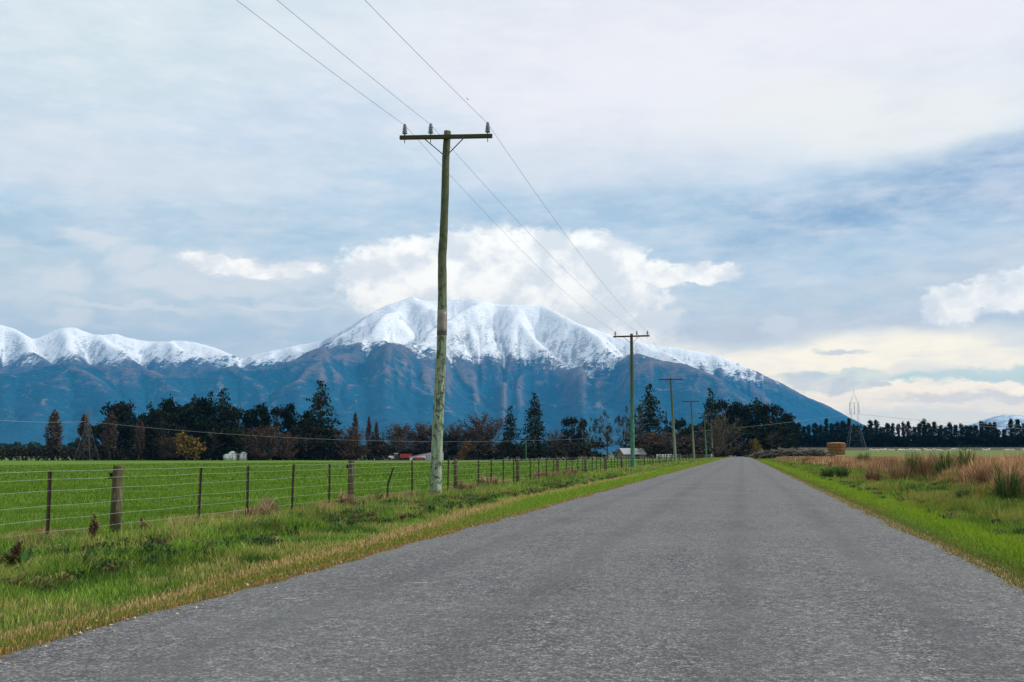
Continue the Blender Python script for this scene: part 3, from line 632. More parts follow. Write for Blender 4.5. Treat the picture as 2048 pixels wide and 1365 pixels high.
v_, f_, c_ = stones(); tag(mesh_np('loose_stones', v_, f_, M['twig'], col=c_), 'loose chips and pebbles along both ragged road edges', 'stones', kind='stuff')
# ------------------------------------------------------------------ small plants
def tuft(n, R, h, wd, cols, wts, seed, up_=1.0, fill=1.0):
    """wiry clump: blades rising from a small base and arching outwards"""
    rg = np.random.default_rng(seed); a = rg.random(n)*2*math.pi; rr = R*.35*np.sqrt(rg.random(n)); t = rg.random(n)**.7
    bx, by = rr*np.cos(a), rr*np.sin(a); a2 = a+rg.normal(0, .6, n); hh = h*(.22+.78*rg.random(n)**1.3); out = R*t*(.4+.6*rg.random(n))
    th = rg.random(n)*6.28; dx, dy = np.cos(th)*wd/2, np.sin(th)*wd/2
    mx, my, mz = bx+np.cos(a2)*out*.4, by+np.sin(a2)*out*.4, hh*.62; ex, ey, ez = bx+np.cos(a2)*out, by+np.sin(a2)*out, hh*(1-.45*t*(1-up_))
    V = np.stack([np.stack([bx-dx, by-dy, 0*bx-.05], -1), np.stack([bx+dx, by+dy, 0*bx-.05], -1), np.stack([mx+dx, my+dy, mz], -1), np.stack([mx-dx, my-dy, mz], -1), np.stack([ex, ey, ez], -1)], 1).reshape(-1, 3)
    i = np.arange(n)[:, None]*5; k = rg.choice(len(cols), n, p=np.array(wts)/sum(wts)); c = np.array(cols)[k]*(.65+.6*rg.random((n, 1))); c = np.repeat(c, 5, 0)
    return V, [i+np.array([[0, 1, 2, 3]]), i+np.array([[3, 2, 4]])], c
def cards(P, size, cols, wts, seed, flat=0.0):
    """leaf clumps: one bent quad per point"""
    rg = np.random.default_rng(seed); n = len(P); u = rg.normal(size=(n, 3)); u[:, 2] *= 1-flat; u /= np.linalg.norm(u, axis=1)[:, None]
    v = np.cross(u, rg.normal(size=(n, 3))); v /= np.linalg.norm(v, axis=1)[:, None]; s = size*(.55+.8*rg.random(n))[:, None]
    V = np.stack([P-u*s*.5, P+v*s*.42, P+u*s*.6, P-v*s*.38], 1).reshape(-1, 3); i = np.arange(n)[:, None]*4
    k = rg.choice(len(cols), n, p=np.array(wts)/sum(wts)); c = np.array(cols)[k]*(.6+.7*rg.random((n, 1)))
    return V, [i+np.array([[0, 1, 2, 3]])], np.repeat(c, 4, 0)
RED = [(.27, .17, .10), (.36, .24, .14), (.17, .10, .06), (.46, .35, .20)]; RW = (3, 4, 1, 3)
GRN = [(.02, .06, .015), (.035, .09, .02), (.05, .10, .03)]
def plant_at(px, py_top, dist_or_X, width_px, name, label, cat, cols, wts, seed, n=260, group=None, up_=.9, X=None, mat_='grass', wf=1.0, z=0.0):
    p = on_line(px, py_top, X) if X is not None else far(px, py_top, dist_or_X)
    z0 = float(ground_z(p[0], p[1])); h = max(.12, p[2]-z0); d = math.hypot(p[0], p[1]); R = width_px/2/F*d*1.25*wf
    if cat == 'bracken':
        rg = np.random.default_rng(seed+900); L_ = []
        for q in range(7):
            fr = rg.uniform(.25, 1.0) if q else 1.0; v, f, c = tuft(int(n*.16)+20, R*rg.uniform(.35, .8), h*fr, max(.007, .0006*d), cols, wts, seed*10+q, up_)
            v = v+np.array([rg.normal(0, R*.35), rg.normal(0, R*.55), 0]); v[:, 0] += v[:, 2]*rg.normal(0, .3); L_.append((v, f, c*rg.uniform(.7, 1.2)))
        v, f, c = merge(L_); o = mesh_np(name, v, f, M[mat_], col=c, loc=(p[0], p[1], z0)); return tag(o, label, cat, group)
    v, f, c = tuft(n, R, h*1.12, max(.007, .0006*d), cols, wts, seed, up_)
    o = mesh_np(name, v, f, M[mat_], col=c, loc=(p[0], p[1], z0)); return tag(o, label, cat, group)
for px, top, w_, X, lab, sd in (
    (540, 975, 78, -9.9, 'largest reddish brown dead bracken clump, under the fence between steel posts', 1), (498, 1012, 34, -9.6, 'low pinkish brown bracken clump left of the largest one', 2),
    (350, 1018, 70, -9.5, 'wide reddish bracken clump at the foot of the first steel post past the wooden one', 3), (295, 1030, 22, -9.3, 'narrow upright dark red dead weed just right of the nearest wooden post', 4),
    (305, 1052, 34, -9.1, 'short russet weed clump in front of the nearest fence wires', 5), (470, 1022, 60, -9.3, 'olive and brown tussock below the wires left of the bracken', 6),
    (700, 965, 50, -10.0, 'brown bracken clump around the base of the second wooden post', 7), (745, 972, 46, -9.7, 'straw coloured tussock right of the second wooden post', 8),
    (835, 975, 50, -9.9, 'orange brown dry tuft beside the nearest power pole foot', 9), (925, 952, 40, -10.0, 'rusty clump at the third wooden post', 10),
    (985, 940, 60, -10.0, 'long rusty clump between the third and fourth wooden posts', 11), (1095, 930, 60, -10.1, 'red brown clump near the fifth wooden post', 12), (1150, 928, 40, -10.1, 'far rusty clump where the fence posts crowd together', 13),
    (60, 1060, 90, -9.9, 'sparse reddish dead stems below the fence at the left edge', 14)):
    br = pal(1, [(1, 1, 1)], (1,))[0][0]
    plant_at(px, top, 0, w_, 'bracken', lab, 'bracken', RED if sd not in (6, 8) else [(.30, .24, .10), (.36, .28, .14), (.14, .16, .04)], RW if sd not in (6, 8) else (3, 2, 2), sd, n=620, up_=.15, X=X, group='dead bracken along the fence')
def rosettes():
    parts = []
    for x0, x1, n, sd in ((-9.6, -5.9, 900, 1), (3.6, 7.6, 420, 2)):
        X = x0+(x1-x0)*RNG.random(n); Y = 5+45*RNG.random(n)**1.4; k = inview(X, Y); X, Y = X[k], Y[k]; n = len(X); m = 22; a = RNG.random((n, m))*6.28; L = (.025+.055*RNG.random((n, 1)))*(.6+.5*RNG.random((n, m)))*(1+Y[:, None]/60); z = ground_z(X, Y)[:, None]+.03+.09*RNG.random((n, m))+.04*RNG.random((n, 1))
        cx0, cy0 = X[:, None]+RNG.normal(0, .05, (n, m)), Y[:, None]+RNG.normal(0, .05, (n, m)); dx, dy = np.cos(a), np.sin(a); wv_ = L*.28
        V = np.stack([np.stack([cx0+dx*L*.1, cy0+dy*L*.1, z-.05], -1), np.stack([cx0+dx*L*.6-dy*wv_, cy0+dy*L*.6+dx*wv_, z+.02], -1), np.stack([cx0+dx*L*1.1, cy0+dy*L*1.1, z], -1), np.stack([cx0+dx*L*.6+dy*wv_, cy0+dy*L*.6-dx*wv_, z+.02], -1)], 2).reshape(-1, 3)
        i = np.arange(n*m)[:, None]*4; c = np.repeat(np.repeat(pal(n, [(.045, .10, .02), (.065, .13, .03), (.035, .075, .02), (.13, .13, .04), (.12, .08, .04)], (3, 3, 2, 2, 1)), m, 0)*(.7+.6*RNG.random((n*m, 1))), 4, 0)
        parts.append((V, [i+np.array([[0, 1, 2, 3]])], c))
    return merge(parts)
v_, f_, c_ = rosettes(); tag(mesh_np('leafy_weeds', v_, f_, M['grass'], col=c_), 'low broad leaved weeds scattered through both grass verges', 'weeds', kind='stuff')
# dock: dark upright seed heads
def dock(px, top, X, h_scale, lab, seed):
    p = on_line(px, top, X); z0 = float(ground_z(p[0], p[1])); h = max(.3, p[2]-z0)
    rt_ = empty('dock_plant', (p[0], p[1], z0), lab, 'weed', 'dark dock weeds on the left verge'); rg = np.random.default_rng(seed); r2 = random.Random(seed)
    mb = MB(); Ps = []
    for k in range(4):
        a = r2.uniform(0, 6.28); l = r2.uniform(.02, .09); hk = h*(1 if k == 0 else r2.uniform(.6, .9)); pts = [(0, 0, -.03), (l*.4*math.cos(a), l*.4*math.sin(a), hk*.5), (l*math.cos(a), l*math.sin(a), hk)]
        mb.tube(pts, [.006, .005, .003], 5)
        for t in np.linspace(.38, 1, 60): Ps.append((l*t*math.cos(a)+rg.normal(0, .014), l*t*math.sin(a)+rg.normal(0, .014), hk*t))
    mb.build('stem', M['bark'], rt_); v, f, c = cards(np.array(Ps), .035, [(.09, .045, .03), (.05, .03, .025), (.15, .07, .04)], (2, 2, 1), seed); mesh_np('seed_head', v, f, M['grass'], rt_, c)
    n = 26; a = rg.random(n)*6.28; P = np.stack([np.cos(a)*.09, np.sin(a)*.09, .05+.1*rg.random(n)], -1); v, f, c = cards(P, .13, [(.04, .10, .02), (.12, .05, .03)], (3, 1), seed+1); mesh_np('leaf', v, f, M['grass'], rt_, c)
M['bark'] = two_tone('bark', (.10, .085, .07), (.05, .042, .036), 2.5, .95, (6, 6, 1), .6, bd=.03)
M['pale_bark'] = two_tone('pale_bark', (.26, .24, .21), (.15, .135, .115), 2.5, .95, (6, 6, 1), .5, bd=.03)
for px, top, X, lab, sd in ((184, 1030, -8.3, 'tallest dark dock weed, standing left of the nearest wooden post', 31), (30, 1150, -7.6, 'dark dock weed at the left edge of the verge', 32), (292, 1036, -8.9, 'dark dock weed just right of the nearest wooden post', 33)):
    dock(px, top, X, 1, lab, sd)
# broom bushes on the right
BR = [(.03, .08, .02), (.05, .11, .025), (.10, .12, .03), (.16, .12, .06)]
for px, top, d, w_, lab, sd in (
    (2012, 922, 27.5, 66, 'nearest dark green broom bush in the dry grass at the right edge', 41), (1825, 903, 46, 34, 'tall leaning broom with a dark green top left of the other tall brooms', 42),
    (1850, 905, 45, 40, 'brown stemmed broom just right of the leaning green one', 43), (1888, 898, 44, 50, 'broad tall broom in the middle of the group of brooms', 44),
    (1930, 893, 43, 40, 'tallest olive broom, right of the broad one', 45), (1975, 925, 36, 50, 'brown leafless broom left of the nearest broom bush', 46), (1725, 905, 75, 26, 'small dark broom standing below the right pylon', 47),
    (1683, 930, 52, 30, 'low green broom bush between the hay bales and the verge', 48), (1745, 935, 46, 40, 'reddish brown dead broom left of the tall brooms', 49), (1800, 922, 44, 60, 'wide brown broom thicket left of the leaning broom', 50),
    (1655, 935, 55, 34, 'low green tuft at the verge edge left of the low broom', 51), (1925, 972, 29, 30, 'small green broom seedling at the lower edge of the dry grass', 52)):
    brown = sd in (43, 46, 49, 50); plant_at(px, top, d, w_, 'broom_bush', lab, 'bush', [(.22, .12, .07), (.30, .18, .10), (.10, .10, .03)] if brown else BR, (3, 2, 1) if brown else (4, 4, 2, 1), sd, n=230, up_=1.0, group='broom bushes in the dry grass', wf=1.05, z=.10)
# ------------------------------------------------------------------ trees
DG = [(.005, .012, .006), (.009, .018, .007), (.016, .028, .010), (.003, .007, .005)]; DW = (3, 3, 1.5, 2)
SG = [(.006, .018, .010), (.011, .026, .013), (.020, .036, .016), (.004, .009, .008)]
BRN = [(.085, .055, .042), (.055, .040, .030), (.12, .075, .055), (.035, .03, .024)]
GREY = [(.085, .070, .048), (.05, .045, .032), (.11, .09, .06)]
GOLD = [(.19, .115, .025), (.12, .085, .02), (.06, .055, .018)]
def tree_mesh(kind, seed):
    """unit-height prototype (height 1, radius about .5 of its width) -> crown arrays, trunk MB, bark"""
    rg = np.random.default_rng(seed); rd_ = random.Random(seed); tb = MB(); P = []; size = .035; cols, wts = DG, DW; bark = 'bark'; flat = 0.0
    if kind == 'macro' and seed == 1: cols = [(.014, .022, .007), (.022, .032, .010), (.032, .040, .014), (.006, .010, .005)]
    if kind == 'macro' and seed == 2: cols = [(.009, .013, .006), (.016, .020, .008), (.026, .026, .012), (.004, .007, .005)]
    if kind == 'spruce':
        tb.tube([(0, 0, -.02), (.004, 0, .5), (0, 0, .97)], [.018, .011, .002], 7); cols = SG; size = .030
        z = .08
        while z < .985:
            R = .5*(1-z)**.85*(.75+.35*rd_.random())+.02; m = 6 if z < .8 else 4; a0 = rd_.random()*6.28
            for k in range(m):
                if rd_.random() < .13: continue
                a = a0+k*6.28/m+rd_.uniform(-.25, .25); L = R*rd_.uniform(.6, 1.1); dr = rd_.uniform(.02, .10)*L*2
                if L > .1: tb.tube([(0, 0, z), (L*.5*math.cos(a), L*.5*math.sin(a), z+.01), (L*.9*math.cos(a), L*.9*math.sin(a), z-dr*.6)], [.004, .003, .001], 4, False)
                q = max(6, int(95*L)); t = .12+.88*rg.random(q)
                P.append(np.stack([L*t*math.cos(a)+rg.normal(0, .018, q), L*t*math.sin(a)+rg.normal(0, .018, q), z-dr*t**2+rg.normal(0, .008, q)-.012*rg.random(q)], -1))
            z += rd_.uniform(.022, .036)
    elif kind == 'pine':                      # radiata of the shelterbelt: ragged column with tufted tip
        tb.tube([(0, 0, -.02), (.01, .005, .5), (0, 0, .96)], [.02, .012, .003], 7); size = .05
        z = .12
        while z < .99:
            R = (.30+.16*math.sin(z*9+seed))*(1-z*.62)*(.7+.5*rd_.random()); 
            for k in range(5):
                a = rd_.random()*6.28; L = R*rd_.uniform(.45, 1.15); rise = rd_.uniform(.0, .09); c0 = np.array([L*math.cos(a), L*math.sin(a), z+rise])
                tb.tube([(0, 0, z-.02), tuple(c0*np.array([.6, .6, 1])+np.array([0, 0, -.02])), tuple(c0)], [.005, .003, .001], 4, False)
                q = 12; P.append(c0+rg.normal(0, 1, (q, 3))*np.array([.042, .042, .024]))
                P.append(c0*np.array([.5, .5, 1])+rg.normal(0, 1, (7, 3))*np.array([.05, .05, .02]))
            z += rd_.uniform(.03, .045)
    elif kind == 'macro':                     # broad dark macrocarpa
        tb.tube([(0, 0, -.02), (.02, 0, .3), (.0, .01, .6)], [.045, .03, .012], 8); size = .042
        for k in range(44):
            t = rd_.random(); z = .05+.89*t; Rm = .50*math.sqrt(max(.05, 1-((z-.42)/.60)**2)); a = rd_.random()*6.28; L = Rm*rd_.uniform(.25, .95)
            c0 = np.array([L*math.cos(a), L*math.sin(a), z]); s = rd_.uniform(.06, .13)
            tb.tube([(0, 0, min(.55, z*.6)), tuple(c0*np.array([.6, .6, .9])), tuple(c0)], [.012, .007, .003], 4, False)
            q = int(5200*s*s*1.6); d = rg.normal(size=(q, 3)); d /= np.linalg.norm(d, axis=1)[:, None]; rr = s*(.45+.62*rg.random(q)**.5)
            P.append(c0+d*rr[:, None]*np.array([1.15, 1.15, .75])+np.array([0, 0, .25])*0)
            tip = c0+np.array([L*.1*math.cos(a), L*.1*math.sin(a), s*.75]); P.append(tip+rg.normal(0, 1, (9, 3))*np.array([.02, .02, .03]))
    elif kind == 'gum':                       # open crown of rounded lobes on visible limbs
        tb.tube([(0, 0, -.02), (.02, 0, .25), (.0, 0, .45)], [.03, .024, .016], 7); size = .034; bark = 'bark'
        cols = [(.018, .032, .016), (.032, .045, .024), (.045, .055, .03), (.03, .025, .018)]
        for k in range(26):
            a = rd_.random()*6.28; z = rd_.uniform(.28, .95); Rm = .48*math.sqrt(max(.04, 1-((z-.58)/.48)**2)); L = Rm*rd_.uniform(.3, 1); c0 = np.array([L*math.cos(a), L*math.sin(a), z]); s = rd_.uniform(.045, .085)
            tb.tube([(0, 0, .2+.25*z), tuple(c0*np.array([.55, .55, .85])), tuple(c0)], [.012, .007, .003], 5, False)
            q = int(9000*s*s); d = rg.normal(size=(q, 3)); d /= np.linalg.norm(d, axis=1)[:, None]; P.append(c0+d*(s*rg.random(q)**.4)[:, None])
    elif kind in ('bare', 'poplar', 'birch'):
        cols, wts = (BRN, (3, 3, 2, 1)) if kind != 'birch' else (GREY, (3, 3, 2)); size = .026; bark = 'bark' if kind != 'birch' else 'pale_bark'
        pop = kind == 'poplar'; seg = []
        if pop:
            tb.tube([(0, 0, -.02), (0, 0, .5), (0, 0, 1)], [.02, .012, .001], 6)
            for k in range(120):
                z = rd_.uniform(.06, .92); a = rd_.random()*6.28; L = .20*(1-z)**.5*rd_.uniform(.5, 1)+.03; wz = .085*math.sin(math.pi*min(1, z*.9+.18))**.8; x, y = wz*math.cos(a), wz*math.sin(a)
                tb.tube([(0, 0, z), (x*.8, y*.8, z+L*.4), (x, y, z+L)], [.004, .003, .0015], 4, False)
                for t in np.linspace(.3, 1, 7): seg.append((Vector((x*t, y*t, z+L*t)), .02))
        else:
            th = .30 if kind == 'bare' else .42; tb.tube([(0, 0, -.02), (.012, 0, th), (0, .01, .8)], [.026, .02, .005], 7)
            for k in range(85):
                a = rd_.random()*6.28; u = rd_.random()**.6; z = rd_.uniform(.12, .99); Rm = .46*math.sqrt(max(.03, 1-((z-.56)/.46)**2)); L = Rm*u; zb = max(.06, z-.18-.55*L); e_ = Vector((L*math.cos(a), L*math.sin(a), z)); b_ = Vector((0, 0, min(zb, .75)))
                m_ = b_.lerp(e_, .5)+Vector((rd_.gauss(0, .015), rd_.gauss(0, .015), -.02)); tb.tube([b_, m_, e_], [.008, .005, .0015], 4, False)
                for t in np.linspace(.35, 1, 9): seg.append((b_.lerp(e_, t)+Vector((0, 0, -.04*(1-t)*t*4)), 0))
        S = np.array([tuple(s[0]) for s in seg]); rep = 8 if not pop else 3; rep = 9 if kind == 'birch' else rep; P.append(np.repeat(S, rep, 0)+rg.normal(0, .022 if not pop else .010, (len(S)*rep, 3)))
    elif kind in ('shrub', 'gold'):
        tb.tube([(0, 0, -.02), (.01, 0, .4)], [.03, .012], 6); size = .07
        cols, wts = (GOLD, (3, 3, 2)) if kind == 'gold' else (BRN+DG, (2, 2, 1, 1, 2, 2, 1, 1))
        for k in range(16):
            a = rd_.random()*6.28; z = rd_.uniform(.15, .85); L = .42*math.sqrt(max(.05, 1-((z-.4)/.6)**2))*rd_.uniform(.2, 1); c0 = np.array([L*math.cos(a), L*math.sin(a), z]); q = 60
            tb.tube([(0, 0, .2), tuple(c0)], [.01, .003], 4, False); P.append(c0+rg.normal(0, 1, (q, 3))*.07)
    P = np.concatenate(P); P = P[P[:, 2] > .0]; v, f, c = cards(P, size, cols, wts, seed+5, flat)
    rad = np.percentile(np.hypot(P[:, 0], P[:, 1]), 95); H = P[:, 2].max()
    return v, f, c, tb, bark, rad, H
PROTO = {}
def proto(kind, seed):
    if (kind, seed) not in PROTO:
        v, f, c, tb, bark, rad, H = tree_mesh(kind, seed)
        cr = mesh_np('crown', v, f, M['foliage'], col=c); tk = tb.build('trunk', M[bark]); PROTO[(kind, seed)] = [cr, tk, rad, H, 0]
    return PROTO[(kind, seed)]
NAMES = {'spruce': ('spruce_tree', 'tree'), 'pine': ('pine_tree', 'tree'), 'macro': ('cypress_tree', 'tree'), 'gum': ('gum_tree', 'tree'), 'bare': ('bare_tree', 'tree'), 'poplar': ('poplar_tree', 'tree'), 'birch': ('birch_tree', 'tree'), 'shrub': ('shrub', 'shrub'), 'gold': ('golden_tree', 'tree')}
def tree(kind, px, top, dist, wpx, label, seed=0, group=None):
    wpx = wpx*{'macro': 1.3, 'spruce': 1.3, 'pine': 1.25, 'bare': 1.3}.get(kind, 1.0); p = far(px, top, dist); z0 = float(ground_z(p[0], p[1])); h = p[2]-z0; pr = proto(kind, seed); W = wpx/2/F*dist
    e = empty(NAMES[kind][0], (p[0], p[1], z0-.05), label, NAMES[kind][1], group, random.uniform(0, 6.28)); sx = W/pr[2]; sz = h/pr[3]
    e.scale = (sx*random.uniform(.93, 1.07), sx*random.uniform(.93, 1.07), sz)
    for k in (0, 1):
        o = pr[k] if pr[4] == 0 else pr[k].copy()
        if pr[4]: COL.objects.link(o)
        o.parent = e
    pr[4] += 1; return e
G1 = 'dark trees of the wood behind the green pasture'
for i, (k, px, top, d, w_, lab) in enumerate([
    ('macro', 172, 872, 400, 40, 'low dark tree at the left end of the wood, behind the left pylon foot'),
    ('macro', 208, 838, 402, 52, 'dark rounded tree at the left shoulder of the wood'), ('macro', 240, 800, 405, 66, 'tallest rounded dark tree at the left end of the wood'),
    ('macro', 266, 815, 398, 50, 'dark tree right of the tallest rounded one at the left end'), ('macro', 298, 804, 408, 54, 'dark domed tree behind the bare poplars of the wood'),
    ('macro', 328, 818, 400, 48, 'slightly lower dark tree left of the twin humps of the wood'), ('macro', 356, 791, 412, 62, 'left of the twin dark humps above the golden tree'),
    ('macro', 386, 790, 410, 54, 'right of the twin dark humps above the golden tree'), ('pine', 407, 796, 405, 42, 'ragged dark pine right of the twin humps'),
    ('spruce', 422, 783, 404, 56, 'pointed dark conifer, left one of the pair of points in the wood'), ('spruce', 447, 777, 402, 66, 'pointed dark conifer, right and taller one of the pair of points in the wood'),
    ('macro', 468, 812, 398, 56, 'dark tree on the slope right of the pair of points'), ('pine', 500, 818, 408, 44, 'dark pine right of the gap beside the two white tanks'),
    ('pine', 523, 805, 400, 36, 'thin topped dark pine behind the brown bare trees'), ('macro', 549, 811, 402, 48, 'rounded dark tree between two thin topped pines'),
    ('pine', 579, 806, 399, 32, 'thin topped pine left of the tall lone conifer'), ('macro', 600, 823, 404, 42, 'dark tree just left of the tall lone conifer'), ('pine', 616, 822, 398, 32, 'small dark pine touching the tall lone conifer'),
    ('spruce', 642, 761, 396, 84, 'tall lone conifer standing highest above the wood on the left'), ('macro', 645, 845, 392, 78, 'broad dark tree at the foot of the tall lone conifer'),
    ('macro', 612, 850, 388, 60, 'low dark tree left of the broad one under the tall conifer'), ('macro', 430, 836, 390, 80, 'low broad dark tree in front of the pair of points'), ('macro', 490, 850, 385, 66, 'low dark tree right behind the white tanks'), ('macro', 330, 845, 388, 80, 'low broad dark tree left of the golden tree')]):
    tree(k, px, top, d, w_, lab, i % 3, G1)
for i, (k, px, top, d, w_, lab) in enumerate([
    ('poplar', 110, 820, 384, 26, 'bare brown poplar standing alone left of the left pylon'), ('poplar', 170, 828, 388, 22, 'bare poplar behind the left pylon'), ('poplar', 223, 822, 380, 26, 'bare grey brown poplar in front of the left end of the wood'),
    ('poplar', 281, 838, 380, 20, 'small bare poplar in front of the domed tree'), ('poplar', 711, 824, 396, 15, 'leftmost thin bare poplar right of the tall lone conifer'), ('poplar', 738, 833, 400, 11, 'middle thin bare poplar right of the tall lone conifer'), ('poplar', 753, 842, 402, 11, 'rightmost thin bare poplar right of the tall lone conifer')]):
    tree(k, px, top, d, w_, lab, i % 2+10, 'bare poplars')
for i, (k, px, top, d, w_, lab) in enumerate([
    ('gold', 375, 860, 372, 62, 'golden leaved tree in front of the dark wood'), ('bare', 530, 850, 378, 60, 'brown bare tree in front of the thin topped pines'), ('bare', 575, 862, 380, 44, 'small brown bare tree left of the tall lone conifer'), ('bare', 340, 872, 378, 44, 'low grey bare tree left of the golden tree'),
    ('bare', 706, 850, 384, 56, 'reddish brown bare tree right of the tall lone conifer'), ('spruce', 745, 864, 392, 22, 'tiny dark conifer below the thin poplars'), ('shrub', 762, 866, 392, 30, 'dark brown shrub right of the tiny conifer'),
    ('bare', 802, 846, 398, 58, 'brown bare tree behind the tractor'), ('bare', 838, 842, 404, 60, 'brown bare tree behind the white shed'), ('bare', 868, 848, 400, 50, 'grey brown bare tree behind the nearest power pole'), ('bare', 905, 845, 400, 58, 'brown bare tree right of the nearest power pole'),
    ('bare', 935, 858, 396, 50, 'brown bare tree left of the tall reddish dome'), ('bare', 966, 823, 398, 78, 'tall reddish domed bare tree left of the two spruces'), ('gold', 931, 882, 380, 30, 'small yellow tree right of the nearest power pole'), ('shrub', 960, 880, 384, 80, 'brown thicket under the reddish domed tree'),
    ('macro', 893, 868, 392, 34, 'dark evergreen right behind the nearest power pole'), ('shrub', 1000, 884, 388, 50, 'brown thicket left of the two spruces'), ('shrub', 1045, 888, 380, 60, 'low brown thicket between the two spruces'), ('shrub', 1095, 890, 378, 60, 'low brown thicket right of the two spruces'), ('gold', 1033, 888, 372, 18, 'small orange bush between the two spruces'),
    ('bare', 1112, 858, 400, 34, 'thin grey bare tree in the gap right of the spruces'),
    ('spruce', 1020, 812, 372, 46, 'shorter of the two lone spruces in the middle'), ('spruce', 1069, 786, 368, 48, 'taller of the two lone spruces in the middle'),
    ('macro', 1148, 832, 372, 46, 'leftmost dark tree of the clump before the second power pole'), ('gum', 1176, 834, 366, 50, 'open crowned gum left in the clump before the second power pole'), ('gum', 1214, 822, 362, 58, 'highest open crowned gum left of the second power pole'), ('shrub', 1135, 880, 360, 60, 'brown undergrowth below the dark clump'), ('shrub', 1185, 880, 352, 60, 'brown undergrowth below the gums'),
    ('gum', 1252, 812, 345, 46, 'dark gum directly behind the second power pole'), ('gum', 1276, 795, 350, 46, 'dark gum just right of the second power pole'), ('spruce', 1299, 768, 356, 74, 'large dark conifer between the second and third power poles'), ('shrub', 1262, 876, 330, 66, 'brown undergrowth around the grey roofed shed'),
    ('spruce', 1332, 823, 350, 16, 'slim dark conifer left of the third power pole'), ('macro', 1357, 832, 356, 40, 'rounded dark tree behind the third power pole'), ('macro', 1383, 850, 350, 42, 'low dark tree behind the fourth power pole'),
    ('bare', 1315, 862, 330, 74, 'wide brown bare tree between the second and third power poles'), ('bare', 1372, 868, 336, 64, 'low brown bare tree right of the third power pole'), ('shrub', 1300, 884, 322, 90, 'dark brown hedge plants behind the white rail fence, left part'), ('shrub', 1380, 884, 324, 90, 'dark brown hedge plants behind the white rail fence, right part'),
    ('spruce', 1420, 776, 410, 46, 'spiky dark conifer at the left of the roadside trees'), ('macro', 1408, 838, 400, 50, 'dark tree below the spiky conifer'), ('macro', 1447, 797, 420, 60, 'dark cypress right of the spiky conifer'), ('macro', 1476, 802, 430, 60, 'dark cypress above the end of the road'), ('macro', 1508, 797, 440, 66, 'tallest dark cypress above the end of the road'),
    ('macro', 1535, 806, 436, 62, 'dark cypress right of the tallest one at the road end'), ('macro', 1556, 822, 425, 56, 'rightmost dark cypress, at the edge of the shelterbelt'), ('macro', 1480, 850, 410, 80, 'low dark cypress filling the road end'), ('macro', 1540, 850, 415, 80, 'low dark cypress behind the small golden tree'),
    ('birch', 1445, 828, 345, 70, 'tall pale bare tree beside the farthest power poles'), ('birch', 1432, 850, 330, 30, 'smaller pale bare tree left of the tall pale one'), ('gold', 1508, 874, 372, 26, 'small round golden tree at the end of the road'), ('shrub', 1490, 900, 340, 26, 'low green shrub at the road end')]):
    tree(k, px, top, d, w_, lab, (i % 3) if k in ('macro', 'spruce') else 20+i % 2)
ORD = ['first', 'second', 'third', 'fourth', 'fifth', 'sixth', 'seventh', 'eighth', 'ninth', 'tenth', 'eleventh', 'twelfth', 'thirteenth', 'fourteenth', 'fifteenth', 'sixteenth', 'seventeenth', 'eighteenth', 'nineteenth', 'twentieth']
def nth(i): return ORD[i] if i < 20 else ['twenty', 'thirty', 'forty', 'fifty', 'sixty', 'seventy', 'eighty'][i//10-2 + 0]+('' if (i+1) % 10 == 0 else '') if False else (ORD[i] if i < 20 else f'{i+1}th' if (i+1) % 10 not in (1, 2, 3) else f'{i+1}'+{1: 'st', 2: 'nd', 3: 'rd'}[(i+1) % 10])
tops = [(1575, 846), (1586, 850), (1597, 848), (1608, 855), (1617, 850), (1630, 846), (1641, 849), (1652, 844), (1663, 848), (1674, 850), (1686, 845), (1698, 841), (1707, 852), (1717, 846), (1730, 851), (1741, 846), (1752, 848), (1763, 853), (1775, 851), (1785, 852), (1796, 853), (1806, 851), (1816, 846), (1829, 853), (1838, 846), (1847, 844), (1857, 845), (1868, 847), (1880, 853), (1890, 857), (1899, 851), (1911, 856), (1922, 846), (1932, 852), (1941, 851), (1951, 849), (1962, 850), (1969, 846), (1979, 846), (1989, 850), (1996, 857), (2008, 858), (2021, 844), (2035, 844), (2047, 850), (2060, 848), (2075, 852), (2090, 846)]
for i, (px, top) in enumerate(tops):
    tree('pine', px, top-4+random.uniform(-5, 6), 655+random.uniform(-15, 30), random.uniform(10, 17) if i not in (40, 41) else 12, f'dark shelterbelt pine, {nth(i)} from the dark cypresses towards the right', i % 4, 'pines of the shelterbelt on the right')
for i in range(40):   # second, lower row that closes the belt
    px = 1572+i*13.3+random.uniform(-3, 3); tree('pine', px, 868+random.uniform(-3, 10), 640, 19, f'lower dark pine at the foot of the shelterbelt, {nth(i)} low one from the left', (i+1) % 4, 'low pines at the foot of the shelterbelt')
# clipped hedges
def hedge(px0, px1, top, d, thick, lab, seed, cols=None):
    a, b = far(px0, top, d), far(px1, top, d); L = math.hypot(b[0]-a[0], b[1]-a[1]); c = (a+b)/2; z0 = float(ground_z(c[0], c[1])); h = a[2]-z0
    e = empty('hedge', (c[0], c[1], z0), lab, 'hedge', None, math.atan2(b[1]-a[1], b[0]-a[0])); rg = np.random.default_rng(seed); n = int(L*h*16)
    P = np.stack([(rg.random(n)-.5)*L, (rg.random(n)-.5)*thick, h*rg.random(n)**.85], -1); P[:, 2] *= .93+.12*fbm(P[:, 0]*.3, P[:, 0]*0, 3, seed)
    v, f, c_ = cards(P, .75, cols or [(.022, .022, .014), (.035, .028, .018), (.012, .016, .010), (.06, .04, .025)], (3, 2, 3, 1), seed); mesh_np('foliage', v, f, M['foliage'], e, c_)
    mb = MB()
    for k in range(int(L/2.2)): x = -L/2+1+k*2.2; mb.tube([(x, 0, -.1), (x+rg.normal(0, .1), rg.normal(0, .2), h*.8)], [.12, .04], 5)
    mb.build('stems', M['bark'], e)
